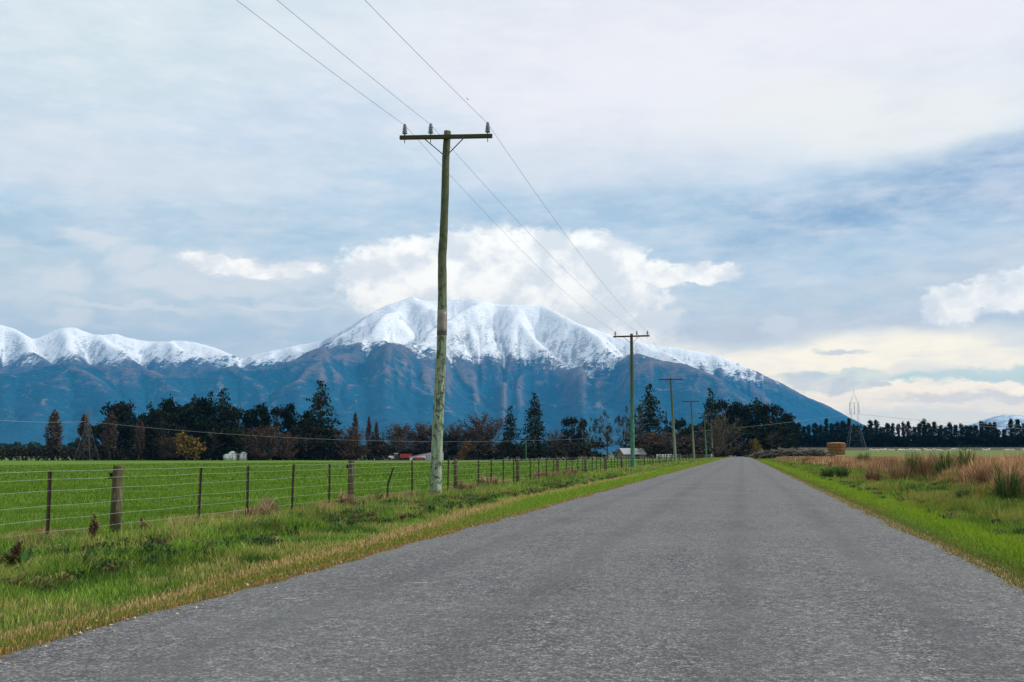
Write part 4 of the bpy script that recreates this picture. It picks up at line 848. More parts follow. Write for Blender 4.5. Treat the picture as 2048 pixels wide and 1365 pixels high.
hedge(-60, 447, 897, 383, 4.0, 'long clipped dark brown hedge along the far edge of the green pasture', 51)
hedge(455, 690, 903, 386, 3.0, 'low dark hedge under the wood from the white tanks to the tall conifer', 54)
hedge(690, 800, 894, 386, 4.0, 'short dark clipped hedge left of the tractor', 52)
hedge(800, 1010, 899, 394, 3.0, 'low dark hedge behind the white shed', 53)
# far woods on the plain, one mass each
def far_wood(px0, px1, top, d, deep, seed, lab):
    rg = np.random.default_rng(seed); n = int((px1-px0)*22); px = px0+(px1-px0)*rg.random(n); A = np.array([azel(x, 880)[0] for x in np.linspace(px0, px1, 40)]); a = np.radians(np.interp(px, np.linspace(px0, px1, 40), A))
    D = d+deep*rg.random(n); el_ = math.tan(math.radians(azel((px0+px1)/2, top)[1])); H = el_*d+1.2; X = D*np.sin(a); Y = D*np.cos(a); z0 = ground_z(X, Y)
    hh = H*(.6+.55*fbm(px*.09, px*0, 4, seed)); P = np.stack([X, Y, z0+(hh-z0).clip(3)*rg.random(n)**.8], -1); s = d*.0035
    v, f, c = cards(P, s, [(.012, .03, .018), (.02, .04, .02), (.03, .04, .025)], (3, 2, 1), seed); tag(mesh_np('far_wood', v, f, M['foliage'], col=c), lab, 'distant wood', kind='stuff')
far_wood(-60, 240, 885, 1100, 120, 61, 'dark strip of distant wood on the plain behind the left hedge')
far_wood(990, 1180, 884, 1500, 150, 62, 'blue green distant wood seen through the gap around the two spruces')
far_wood(660, 800, 886, 1300, 150, 63, 'distant wood seen between the tall lone conifer and the brown trees')
far_wood(1560, 2120, 874, 900, 60, 64, 'hazy blue wood glimpsed between the shelterbelt pines')
# ------------------------------------------------------------------ power poles
def pole_mat(name, g1, g2, g3, seed):
    m, N = mat(name); P = obco(N); x, y, z = N.xyz(P)[:3]
    n1 = N.noise(N.comb(N.m('MULTIPLY', x, 4), N.m('MULTIPLY', y, 4), N.m('MULTIPLY', z, .55)), 2.2, 6, .65); n2 = N.noise(N.comb(N.m('MULTIPLY', x, 14), N.m('MULTIPLY', y, 14), N.m('MULTIPLY', z, .9)), 2.0, 5, .7); n3 = N.noise(P, 5.5, 5, .65)
    c = N.mix(N.rng(n1, .38, .62), g1, g2); c = N.mix(N.rng(n3, .50, .60), c, g3); c = N.mix(N.rng(n2, .52, .62, 0, .85), c, (.025, .03, .022)); c = N.mix(N.m('MULTIPLY', N.rng(z, 3.0, 8.0), .85), c, (.050, .062, .026))
    finish(N, c, .85, N.m('ADD', n2, n3), .6, .02, 0, .2); return m
M['pole1'] = pole_mat('treated_pole', (.13, .21, .145), (.32, .38, .29), (.07, .068, .048), 1)
M['pole2'] = pole_mat('green_pole', (.05, .17, .11), (.08, .24, .16), (.04, .11, .07), 2)
M['pole3'] = pole_mat('pale_pole', (.20, .25, .17), (.15, .22, .14), (.14, .13, .09), 3)
M['arm'] = two_tone('crossarm_wood', (.035, .03, .018), (.06, .052, .025), 6, .85, (.4, 3, 3))
M['steel'] = two_tone('galvanised_steel', (.17, .18, .20), (.11, .12, .13), 20, .5, metal=.6)
M['iron'] = two_tone('dark_iron', (.05, .05, .09), (.07, .07, .1), 20, .6, metal=.3)
M['porcelain'] = two_tone('grey_porcelain', (.10, .12, .17), (.16, .18, .24), 12, .22, spec=.6)
M['tin'] = two_tone('tin_band', (.15, .14, .13), (.21, .19, .17), 5, .5, metal=.4)
M['wire'] = two_tone('line_wire', (.09, .09, .11), (.12, .12, .14), 3, .5)
X_P = -9.5; INS = []
def power_pole(top_px, top_y, base_px, r0, r1, mt, lab, mids, wig=None, kx=0.0, X=X_P, tilt=0.0, Yset=None):
    T = on_line(top_px, top_y, X) if Yset is None else None
    Y = T[1]; z1 = T[2]; Bx = on_line(base_px, 915, X); bx = X+(base_px-top_px)/F*math.hypot(Y, X)*1.0
    zb = float(ground_z(bx, Y)); H = z1-zb; e = empty('power_pole', (bx, Y, zb), lab, 'power pole', 'wooden power poles along the left of the road')
    def cx_(z):
        t = z/H; w_ = 0
        if wig: w_ = .6*float(np.interp(t, [a for a, b in wig], [b for a, b in wig]))
        return (X-bx)*t+w_
    n = 40; rg = random.Random(int(top_px)); pts = [(cx_(H*i/n), 0, -.3 if i == 0 else H*i/n) for i in range(n+1)]; rad = [(r0+(r1-r0)*(i/n))*(1+rg.uniform(-.03, .03)) for i in range(n+1)]
    MB().tube(pts, rad, 16).build('pole', mt, e, True)
    az_ = H-.25; xc = cx_(az_); arm = MB(); c, s = math.cos(tilt), math.sin(tilt)
    Rz = Matrix.Rotation(tilt, 3, 'Y'); arm.box((xc, -r1-.06, az_), (3.26, .10, .14), Rz); a_ = arm.build('crossarm', M['arm'], e)
    bv = a_.modifiers.new('bevel', 'BEVEL'); bv.width = .012; bv.segments = 2
    for sg in (-1, 1):
        MB().tube([(xc+sg*.70, -r1-.115, az_-.06), (xc+sg*.02, -r1-.03, az_-.66)], .018, 6).build('brace', M['iron'], e)
    for dx in mids:
        P0 = Vector((xc, -r1-.06, az_)) + Rz @ Vector((dx, 0, .065)); i_ = MB()
        prof = [(.02, .0), (.02, .06)]
        zz = .06
        for q in range(4):
            R_ = .098-.006*q; prof += [(.045, zz), (R_, zz+.018), (R_*.9, zz+.03), (.05, zz+.055)]; zz += .062
        prof += [(.045, zz), (.062, zz+.02), (.062, zz+.045), (.03, zz+.055), (.03, zz+.07), (.05, zz+.085), (.0301, zz+.105)]
        i_.lathe(prof, 14, P0); io = i_.build('insulator', M['porcelain'], e, True)
        pn = MB().tube([(P0[0], P0[1], P0[2]-.27), (P0[0], P0[1], P0[2]+.01)], .014, 6); pn.build('pin', M['iron'], io)
        INS.append((round(Y, 2), dx, Vector((bx+P0[0], Y+P0[1], zb+P0[2]+zz+.06))))
    bm_ = MB(); q = cx_(H-.22); bm_.tube([(q, -r1-.13, H-.22), (q, r1+.04, H-.22)], .014, 6); bm_.lathe([(.035, 0), (.035, .02)], 8, (q, 0, -99)) if False else None; bm_.build('bolt', M['iron'], e)
    return e, cx_, H, Y
W1 = [(0, 0), (.14, -.01), (.28, .03), (.4, .07), (.52, .03), (.6, -.03), (.645, -.075), (.7, -.035), (.82, -.02), (.93, -.05), (1, 0)]
e1, cxf, H1, Y1 = power_pole(895, 263, 876, .196, .116, M['pole1'], 'nearest wooden power pole, green with lichen, in front of the wire fence', (-1.46, -.53, 1.47), W1, tilt=.055)
zb_ = H1*.435; bt = MB(); zs = np.linspace(zb_, zb_+.78, 6); bt.tube([(cxf(z), 0, z) for z in zs], [.196+(.116-.196)*z/H1+.008 for z in zs], 18); bt.build('tin_band', M['tin'], e1, True)
zs = [zb_-.05, zb_-.003]; MB().tube([(cxf(z), 0, z) for z in zs], [.170]*2, 18).build('band_collar', M['iron'], e1, True)
POLES = [(1263, 668, 1262, 'pole2', 'second power pole, saturated green, with three insulators on its crossarm', (-1.45, .50, 1.45)), (1341, 756, 1348, 'pole3', 'third power pole, pale and leaning left, before the white rail fence', (-1.42, -.5, 1.42)),
         (1382, 801, 1386, 'pole3', 'fourth power pole, thin and green, before the brown trees', (-1.42, .5, 1.42)), (1408, 826, 1411, 'pole2', 'fifth power pole, green, in front of the spiky conifer', (-1.42, -.5, 1.42)), (1422, 843, 1424, 'pole3', 'sixth power pole, left of the pale bare tree', (-1.42, .5, 1.42)),
         (1432, 853, 1433, 'pole3', 'seventh power pole, against the pale bare tree', (-1.42, -.5, 1.42)), (1438, 862, 1439, 'pole3', 'eighth power pole, the farthest one to be seen', (-1.42, .5, 1.42))]
for tp, ty, bp, mk, lab, mids in POLES: power_pole(tp, ty, bp, .20, .13, M[mk], lab, mids)
def wire_run(idx, name, lab, r):
    ys = sorted(set(a for a, _, _ in INS)); P = [[q for a, d, q in INS if a == y][idx] for y in ys]
    # the span towards the pole behind the camera: same height, mirrored spacing
    back = Vector((P[0][0], P[0][1]-57, 10.0)); 
    P = [back]+P; pts = []
    for a, b in zip(P[:-1], P[1:]):
        L = (b-a).length; sag = .62*(L/57)**2; 
        for k in range(20 if L > 40 else 12): t = k/(20 if L > 40 else 12); q = a.lerp(b, t); q[2] -= 4*sag*t*(1-t); pts.append(q)
    pts.append(P[-1]); o = MB().tube(pts, r, 5).build(name, M['wire'], None, True); tag(o, lab, 'wire', 'wires strung between the roadside power poles')
wire_run(0, 'overhead_wire', 'thin wire strung along the left ends of the power pole crossarms', .006)
wire_run(1, 'overhead_wire', 'thin wire strung along the middle insulators of the power poles', .006)
wire_run(2, 'overhead_wire', 'thin wire strung along the right ends of the power pole crossarms', .006)
# lone service pole in the pasture
p = far(1052, 877, 300); z0 = float(ground_z(p[0], p[1])); e = empty('service_pole', (p[0], p[1], z0), 'short green service pole in the far corner of the pasture', 'pole'); MB().tube([(0, 0, -.2), (.03, 0, p[2]-z0)], [.14, .1], 8).build('pole', M['pole2'], e, True); MB().box((0, -.15, p[2]-z0-.3), (.9, .08, .1)).build('crossarm', M['arm'], e)
# ------------------------------------------------------------------ wire fence
M['strainer'] = two_tone('weathered_round_post', (.085, .072, .036), (.042, .038, .022), 3.0, .9, (5, 5, .6), .6, c3=(.16, .17, .12), bd=.02)
M['rust'] = two_tone('rusty_steel', (.030, .015, .013), (.018, .011, .010), 9, .75)
M['fwire'] = two_tone('fence_wire', (.34, .37, .30), (.25, .28, .23), 5, .4, metal=.3)
fe = empty('wire_fence', (-10.2, 14.9, float(ground_z(-10.2, 14.9))), 'wire fence of rusty steel and round wooden posts along the pasture', 'fence')
FX = -10.2
def fpos(px): return float(on_line(px, 930, FX)[1])
wood = [fpos(x) for x in (236, 703, 912, 1036)]; steel = [fpos(x) for x in (85, 387, 484, 574, 649, 766, 816, 855, 888, 950, 976, 1000, 1021)]
y = wood[-1]
while y < 330:
    for k in range(1, 5): steel.append(y+k*2.06)
    y += 10.3; wood.append(y)
steel += [wood[0]-k*2.06 for k in (2, 3)]; wood.append(wood[0]-10.3)
HS = [1.09, .97, .80, .58, .38, .20]
def fz(Y): return float(-1.15*sstep(20, 360, Y)*sstep(9, 70, 10.2))-.12
org = Vector(fe.location); wb = sorted(wood)
extra = MB(); nst = 0
for Y in sorted(wood):
    r_ = .088+random.uniform(-.008, .006); h = 1.17+random.uniform(-.02, .03); z = fz(Y); lx = random.uniform(-.02, .02)
    q = MB().tube([(FX-org[0], Y-org[1], z-org[2]-.15), (FX-org[0]+lx*.4, Y-org[1], z-org[2]+.5), (FX-org[0]+lx, Y-org[1]+.01, z-org[2]+h-.02), (FX-org[0]+lx, Y-org[1]+.01, z-org[2]+h)], [r_*1.04, r_, r_*.97, r_*.9], 14); po = q.build('wooden_post', M['strainer'], fe, True)
    if Y < 60:
        k = MB().lathe([(.0301, 0), (.03, .0), (.045, .02), (.02, .05), (.045, .08), (.03, .10)], 8, (0, 0, 0)); ko = k.build('insulator', M['rust'], po); ko.location = (FX-org[0]-r_-.03, Y-org[1], z-org[2]+h-.22)
for Y in sorted(steel):
    z = fz(Y); h = 1.10+random.uniform(-.03, .03); lean = random.uniform(-.02, .02); bend = 0
    if abs(Y-fpos(766)) < .05: lean = .16; h = .93; bend = .06
    n_ = 3; pts = [(FX+.14-org[0], Y-org[1], z-org[2]-.1), (FX+.14-org[0]+lean*.3-bend*.6, Y-org[1], z-org[2]+h*.5), (FX+.14-org[0]+lean, Y-org[1]+lean*.2, z-org[2]+h)]
    # three-flanged star section
    tgt = extra if nst >= 97 else MB()
    for fl in range(3):
        an = fl*2.094+.5; ox, oy = math.cos(an)*.012, math.sin(an)*.012; dx_, dy_ = math.cos(an)*.031, math.sin(an)*.031; px_, py_ = -math.sin(an)*.0028, math.cos(an)*.0028
        V = []
        for (a, b, c) in pts: V += [(a-px_, b-py_, c), (a+px_, b+py_, c), (a+dx_+px_, b+dy_+py_, c), (a+dx_-px_, b+dy_-py_, c)]
        Fs = [(i*4+k, i*4+(k+1) % 4, i*4+4+(k+1) % 4, i*4+4+k) for i in range(2) for k in range(4)]+[(3, 2, 1, 0), (8, 9, 10, 11)]; tgt.add(V, Fs)
    if nst < 97: tgt.build('steel_post', M['rust'], fe)
    nst += 1
ex = extra.build('steel_post', M['rust'], fe); ex['kind'] = 'stuff'
for j, hh in enumerate(HS):
    mb = MB(); ys = sorted(wood+steel); pts = []
    for a, b in zip(ys[:-1], ys[1:]):
        for t in (0, .5): Y = a+(b-a)*t; pts.append((FX+.15-org[0], Y-org[1], fz(Y)-org[2]+hh-(.012 if t else 0)))
    mb.tube(pts, .0030 if j else .0038, 5, False)
    if j == 0:   # barbs on the top strand
        for Y in np.arange(5, 45, .14):
            z = fz(Y)-org[2]+hh; a = random.uniform(0, 3); mb.add([(FX+.15-org[0], Y-org[1]-.004, z), (FX+.15-org[0], Y-org[1]+.004, z), (FX+.15-org[0]+.02*math.cos(a), Y-org[1], z+.02*math.sin(a))], [(0, 1, 2)])
    mb.build('barbed_wire' if j == 0 else 'wire', M['fwire'], fe)
# ------------------------------------------------------------------ pylons
def pylon(px, base_y, top_y, dist, bw, waist_y, cage_y, cw, lab, rz):
    p = far(px, base_y, dist); z0 = float(ground_z(p[0], p[1])); T = far(px, top_y, dist)[2]-z0; k = dist/F; e = empty('pylon', (p[0], p[1], z0), lab, 'pylon', 'steel lattice pylons', rz)
    zw = far(px, waist_y, dist)[2]-z0; zc = far(px, cage_y, dist)[2]-z0; B = bw/2*k; Cw = cw/2*k; r = .042
    cs = [(-1, -1), (1, -1), (1, 1), (-1, 1)]; body = MB()
    lv = [0, zw*.38, zw*.68, zw]; hw = [B+(Cw*.86-B)*(z/zw) for z in lv]
    for a, b in cs:
        MB().tube([(a*B, b*B, -.3), (a*Cw*.86, b*Cw*.86, zw)], [r*1.3, r], 5).build('leg', M['steel'], e)
        body.tube([(a*Cw*.86, b*Cw*.86, zw), (a*Cw, b*Cw*.8, zc)], r*.8, 5); body.tube([(a*Cw, b*Cw*.8, zc), (a*Cw*.25, 0, zc+(T-zc)*.55), (0, 0, T)], r*.7, 5)
    for i, z in enumerate(lv[1:], 1):
        for (a, b), (c, d) in zip(cs, cs[1:]+cs[:1]): body.tube([(a*hw[i], b*hw[i], z), (c*hw[i], d*hw[i], z)], r*.6, 4)
    body.build('frame', M['steel'], e); br = MB()
    for i in range(3):
        for (a, b), (c, d) in zip(cs, cs[1:]+cs[:1]): br.tube([(a*hw[i], b*hw[i], lv[i]), (c*hw[i+1], d*hw[i+1], lv[i+1])], r*.45, 4); br.tube([(c*hw[i], d*hw[i], lv[i]), (a*hw[i+1], b*hw[i+1], lv[i+1])], r*.45, 4)
    for q in range(3):
        za, zb2 = zw+(zc-zw)*q/3, zw+(zc-zw)*(q+1)/3; w1, w2 = Cw*(.86+.14*q/3), Cw*(.86+.14*(q+1)/3)
        for (a, b), (c, d) in zip(cs, cs[1:]+cs[:1]): br.tube([(a*w1, b*w1*.9, za), (c*w2, d*w2*.9, zb2)], r*.4, 4)
    br.build('bracing', M['steel'], e); MB().box((0, 0, zc), (Cw*2.5, r*2, r*2)).build('crossarm', M['steel'], e)
    out = []
    for dx in (-1, 0, 1):
        s = MB(); L = (zc-zw)*.55
        s.lathe([(.03, 0), (.03, -.2)]+[(.14 if i % 2 else .06, -.2-(L-.3)*i/14) for i in range(15)]+[(.03, -L)], 8, (dx*Cw*1.18, 0, zc)); s.build('insulator', M['porcelain'], e, True)
        q = Matrix.Rotation(rz, 3, 'Z') @ Vector((dx*Cw*1.18, 0, zc-L)); out.append(Vector((p[0], p[1], z0))+q)
    return out
M['white'] = two_tone('white_paint', (.78, .79, .80), (.66, .68, .70), 4, .55)
pl = pylon(173, 920, 803, 372, 33, 858, 826, 9, 'steel lattice pylon on the pasture edge at the left, before the dark hedge', .1)
pr_ = pylon(1712, 904, 780, 400, 34, 846, 806, 14, 'steel lattice pylon with pointed top beyond the hay bales at the right', .1)
def cable(a, b, sag, lab, r=.035, n=60):
    pts = []
    for i in range(n+1): t = i/n; q = a.lerp(b, t); q[2] -= 4*sag*t*(1-t); pts.append(q)
    tag(MB().tube(pts, r, 5).build('transmission_wire', M['pwire'], None, True), lab, 'wire', 'wires carried by the lattice pylons')
M['pwire'] = two_tone('aluminium_wire', (.30, .30, .31), (.38, .38, .38), 1, .5)
cable(pl[1], pr_[1], 8.6, 'long pale wire sagging from the left pylon across the dark wood to the right pylon')
ends = [far(2260, 858, 780), far(2260, 850, 790)]
cable(pr_[2], Vector(ends[0]), 3.0, 'lower wire running from the right pylon out of the right side'); cable(pr_[0], Vector(ends[1]), 2.5, 'upper wire running from the right pylon out of the right side')
cable(pl[0], Vector(far(-300, 800, 300)), 2.0, 'wire running from the left pylon out of the left side')
# ------------------------------------------------------------------ farm things
def spot(px, d): q = far(px, 910, d); return Vector((q[0], q[1], float(ground_z(q[0], q[1])))), -math.atan2(q[0], q[1])
M['red'] = two_tone('red_paint', (.42, .05, .03), (.30, .045, .03), 3, .5); M['tyre'] = two_tone('tyre_rubber', (.02, .02, .02), (.035, .034, .03), 6, .8); M['glass'] = two_tone('dark_glass', (.03, .04, .05), (.05, .06, .07), 1, .1, spec=.8)
M['roof'] = two_tone('grey_tin_roof', (.30, .31, .34), (.22, .24, .27), 3, .45); M['wallg'] = two_tone('grey_boards', (.16, .14, .12), (.10, .09, .08), 2, .85); M['shedw'] = two_tone('white_sheet_wall', (.66, .68, .72), (.60, .62, .67), 1.2, .6)
def tank(px, d, wpx, hpx, lab, mname='white'):
    p, rz = spot(px, d); k = d/F; R_, Hh = wpx/2*k, hpx*k; e = empty('grain_silo', p, lab, 'silo', 'white silos below the wood', rz)
    MB().lathe([(R_, -.1), (R_, Hh*.33), (R_*1.015, Hh*.34), (R_, Hh*.35), (R_, Hh*.55), (R_*1.015, Hh*.56), (R_, Hh*.57), (R_, Hh*.78)], 20).build('tank', M[mname], e, True)
    MB().lathe([(R_*1.04, Hh*.785), (R_*.7, Hh*.9), (R_*.2, Hh), (.05, Hh*1.01)], 20).build('roof', M['shedw'], e, True)
    lad = MB()
    for sx in (-.2, .2): lad.tube([(sx, -R_-.12, 0), (sx, -R_-.12, Hh*.8)], .04, 4)
    for z in np.arange(.3, Hh*.8, .35): lad.tube([(-.2, -R_-.12, z), (.2, -R_-.12, z)], .03, 4)
    lad.build('ladder', M['steel'], e)
tank(465, 378, 16, 17.5, 'taller left white silo with a domed roof below the wood'); tank(487, 378, 15, 17, 'right white silo with a domed roof below the wood')
M['palegreen'] = two_tone('pale_green_panel', (.42, .52, .50), (.34, .44, .43), 2, .6)
p, rz = spot(453, 377); e = empty('water_tank', p, 'small low pale grey tank left of the two white silos', 'tank', None, rz); MB().lathe([(1.1, -.1), (1.1, .9), (1.13, .95), (1.1, 1.0), (1.1, 1.9)], 18).build('tank', M['palegreen'], e, True); MB().lathe([(1.14, 1.905), (.5, 2.2), (.1, 2.3)], 18).build('roof', M['shedw'], e, True)
p, rz = spot(476, 380); e = empty('feed_shed', p, 'narrow pale green shed between the two white silos', 'shed', None, rz); MB().box((0, 0, 1.3), (1.9, 1.6, 2.8)).build('wall', M['palegreen'], e); MB().box((0, 0, 2.76), (2.2, 1.9, .1)).build('roof', M['roof'], e); MB().box((0, -.84, .95), (.8, .07, 1.9)).build('door', M['roof'], e)
# white shed behind the nearest pole
p, rz = spot(853, 384); e = empty('farm_shed', p, 'long low white farm shed with a sloping roof behind the nearest power pole', 'shed', None, rz); k = 384/F
L = 66*k; hl, hr = 6*k, 15.5*k; dpt = 9
wv = [(-L/2, -dpt/2), (L/2, -dpt/2), (L/2, dpt/2), (-L/2, dpt/2)]; zt = lambda x: np.interp(x, [-L/2, L*.18, L/2], [hl, hr, hr*1.02])
xs_ = [-L/2, L*.18, L/2]; V = []; 
for x in xs_: V += [(x, -dpt/2, -.2), (x, -dpt/2, zt(x)), (x, dpt/2, zt(x)), (x, dpt/2, -.2)]
Fs = [(0, 1, 2, 3)[::-1], (8, 9, 10, 11)]
for i in range(2): b = i*4; Fs += [(b, b+4, b+5, b+1), (b+2, b+6, b+7, b+3), (b+1, b+5, b+6, b+2), (b+3, b+7, b+4, b)]
MB().add(V, Fs).build('wall', M['shedw'], e)
V = []
for x in [-L/2-.3, L*.18, L/2+.3]: z = float(zt(x))+.02; V += [(x, -dpt/2-.4, z), (x, -dpt/2-.4, z+.14), (x, dpt/2+.4, z+.14), (x, dpt/2+.4, z)]
MB().add(V, Fs).build('roof', M['roof'], e)
for x in (L*.05, L*.3): MB().box((x, -dpt/2-.03, .95), (1.9, .05, 2.0)).build('door', M['roof'], e)
# grey roofed shed behind the second pole
p, rz = spot(1262, 318); e = empty('gable_shed', p, 'small grey roofed gable shed behind the second power pole', 'shed', None, rz+.5); k = 318/F
Wd, Lg, he, hr2 = 5.0, 7.5, 1.7, 3.3
V = [(-Lg/2, -Wd/2, -.2), (Lg/2, -Wd/2, -.2), (Lg/2, Wd/2, -.2), (-Lg/2, Wd/2, -.2), (-Lg/2, -Wd/2, he), (Lg/2, -Wd/2, he), (Lg/2, Wd/2, he), (-Lg/2, Wd/2, he), (-Lg/2, 0, hr2), (Lg/2, 0, hr2)]
MB().add(V, [(0, 1, 5, 4), (2, 3, 7, 6), (1, 2, 6, 9, 5), (3, 0, 4, 8, 7), (4, 5, 9, 8), (6, 7, 8, 9), (3, 2, 1, 0)]).build('wall', M['wallg'], e)
for sg in (-1, 1):
    V = [(-Lg/2-.4, sg*(Wd/2+.4), he-.22), (Lg/2+.4, sg*(Wd/2+.4), he-.22), (Lg/2+.4, 0, hr2+.06), (-Lg/2-.4, 0, hr2+.06)]; V += [(a, b, c+.1) for a, b, c in V]
    MB().add(V, [(0, 1, 2, 3), (7, 6, 5, 4), (0, 4, 5, 1), (1, 5, 6, 2), (2, 6, 7, 3), (3, 7, 4, 0)]).build('roof_panel', M['roof'], e)
MB().box((.5, -Wd/2-.03, .75), (2.2, .05, 1.6)).build('door', M['rust'], e)
# tractor
def wheel(parent, x, y, r, wd, mt='tyre', hub='white'):
    w_ = MB(); n = 20; prof = [(r*.55, -wd/2), (r*.9, -wd/2), (r, -wd/4), (r, wd/4), (r*.9, wd/2), (r*.55, wd/2)]
    t = MB().lathe(prof, n); t.v = [(a+x, c+y, b+r) for a, b, c in t.v]; o = t.build('wheel', M[mt], parent)
    h = MB().lathe([(r*.50, -wd*.4), (r*.54, -wd*.3), (r*.54, wd*.3), (r*.50, wd*.4)], 14); h.v = [(a+x, c+y, b+r) for a, b, c in h.v]; h.build('rim', M[hub], o)
p, rz = spot(789, 380); e = empty('tractor', p, 'white and dark tractor parked left of the red wagon', 'tractor', None, rz)
b_ = MB(); b_.box((-1.2, 0, 1.25), (1.9, .85, .75)); b_.box((.5, 0, .95), (1.9, .6, .5)); b_.box((-1.2, 0, .75), (1.7, .5, .35)); bo = b_.build('bonnet', M['white'], e); bv = bo.modifiers.new('b', 'BEVEL'); bv.width = .08; bv.segments = 2
c_ = MB().box((.55, 0, 1.85), (1.35, 1.4, 1.35)); co = c_.build('cab', M['glass'], e); MB().box((.55, 0, 2.60), (1.6, 1.6, .14)).build('cab_roof', M['white'], e); MB().tube([(-1.1, .3, 1.6), (-1.1, .3, 2.5)], .06, 8).build('exhaust', M['iron'], e)
for y_ in (-.85, .85): wheel(e, 1.0, y_, .88, .5); wheel(e, -1.75, y_, .55, .35)
p, rz = spot(812, 381); e = empty('farm_wagon', p, 'long red farm wagon standing between the tractor and the white shed', 'wagon', None, rz)
b_ = MB(); b_.box((0, 0, .95), (4.6, 2.0, .12)); b_.box((0, -.98, 1.7), (4.6, .06, 1.4)); b_.box((0, .98, 1.7), (4.6, .06, 1.4)); b_.box((-2.27, 0, 1.7), (.06, 1.9, 1.4)); b_.box((2.27, 0, 1.7), (.06, 1.9, 1.4)); b_.build('body', M['red'], e)
r_ = MB(); [r_.box((x, -1.04, 1.7), (.09, .06, 1.4)) for x in np.linspace(-2.2, 2.2, 6)]; r_.build('rib', M['rust'], e); MB().tube([(-2.3, 0, .7), (-3.2, 0, .6)], .07, 6).build('drawbar', M['iron'], e)
for x_ in (-1.4, 1.4):
    for y_ in (-.9, .9): wheel(e, x_, y_, .45, .25)
p, rz = spot(838, 379); e = empty('seed_drill', p, 'low dark red farm implement in front of the white shed', 'implement', None, rz)
b_ = MB(); b_.box((0, 0, .75), (3.4, .9, .5)); b_.box((0, 0, 1.05), (3.0, .7, .14)); b_.build('hopper', M['red'], e); t_ = MB(); [t_.tube([(x, -.2, .6), (x, -.5, .05)], .05, 5) for x in np.linspace(-1.5, 1.5, 9)]; t_.build('tines', M['rust'], e)
for s in (-1, 1): wheel(e, s*1.9, 0, .45, .22, hub='red')
# white rail fence near the road bend
def rail_fence():
    A = far(1314, 915, 296); B = far(1452, 912, 430); e = empty('white_fence', (A[0], A[1], float(ground_z(A[0], A[1]))), 'white post and rail fence beside the road before the farthest trees', 'fence'); o = Vector(e.location); n = 34
    pts = []
    for i in range(n):
        t = i/(n-1); q = Vector(A).lerp(Vector(B), t); z = float(ground_z(q[0], q[1])); q = Vector((q[0], q[1], z))-o; pts.append(q)
        MB().box((q[0], q[1], q[2]+.65), (.26, .2, 1.4)).build('post', M['white'], e)
    for h in (.55, 1.05): MB().tube([q+Vector((0, -.14, h)) for q in pts], .055, 4).build('rail', M['white'], e)
rail_fence()
# yard rails right of the nearest pole
p, rz = spot(955, 386); e = empty('stock_yard', p, 'grey steel stock yard rails right of the nearest power pole', 'rails', None, rz)
mb = MB(); [mb.tube([(-11, 0, h), (11, 0, h)], .05, 4) for h in (.4, .8, 1.2, 1.6)]; mb.build('rail', M['steel'], e)
for x in np.linspace(-11, 11, 12): MB().tube([(x, .12, -.2), (x, .12, 1.75)], .07, 5).build('post', M['steel'], e)
# hay bales
def hay_mat():
    m, N = mat('hay'); P = obco(N); x, y, z = N.xyz(P)[:3]; a = N.noise(N.comb(x, y, N.m('MULTIPLY', z, 6)), 3.5, 5, .7); b = N.noise(P, 14, 4, .7)
    c = N.mix(N.rng(a, .3, .7), (.24, .105, .048), (.11, .05, .026)); c = N.mix(N.rng(b, .52, .66, 0, .7), c, (.46, .26, .11)); finish(N, c, .95, N.m('ADD', a, b), .9, .08); return m
M['hay'] = hay_mat(); M['straw'] = two_tone('straw_rim', (.44, .30, .15), (.30, .18, .08), 8, .95)
p, rz = spot(1673, 250); k = 250/F
for i, (zb2, hh, R_, lab) in enumerate(((0, 12*k, 14.6*k, 'lower round orange brown hay bale of the stack'), (12*k+.01, 10.5*k, 16.2*k, 'upper round hay bale with a pale rim, on top of the lower one'))):
    e = empty('hay_bale', p+Vector((0, 0, zb2)), lab, 'hay bale', 'hay bales stacked in the dry grass', .3+i); rg = random.Random(i)
    t = MB().lathe([(R_*.93, 0), (R_, hh*.12)]+[(R_*(1+rg.uniform(-.012, .018)), hh*q) for q in np.linspace(.2, .84, 8)]+[(R_*.99, hh*.9)], 36); t.v = [(a*(1+.02*math.sin(5*math.atan2(b, a))+rg.uniform(-.018, .018)), b*(1+rg.uniform(-.018, .018)), c) for a, b, c in t.v]; t.build('bale', M['hay'], e, True)
    MB().lathe([(R_*1.0, hh*.902), (R_*1.012, hh*.94), (R_*.97, hh*.995), (R_*.5, hh*(1.05 if i else 1.0)-.0), (.1, hh*(1.07 if i else 1.0))], 36).build('straw_top', M['straw'], e, True)
rgb = np.random.default_rng(9)
for ch in [o for o in bpy.data.objects if o.name.startswith('hay_bale')]:
    bl = [o for o in bpy.data.objects if o.parent == ch and o.name.startswith('bale')][0]; co = np.array([v.co[:] for v in bl.data.vertices]); R0_ = np.hypot(co[:, 0], co[:, 1]).max(); H0 = co[:, 2].max(); n = 900; a = rgb.random(n)*6.28; zz_ = H0*rgb.random(n)
    P = np.stack([np.cos(a)*R0_*1.01, np.sin(a)*R0_*1.01, zz_], -1); v, f, c = cards(P, .16, [(.34, .17, .07), (.20, .09, .04), (.46, .28, .13)], (3, 3, 1), 77); mesh_np('loose_straw', v, f, M['foliage'], ch, c)
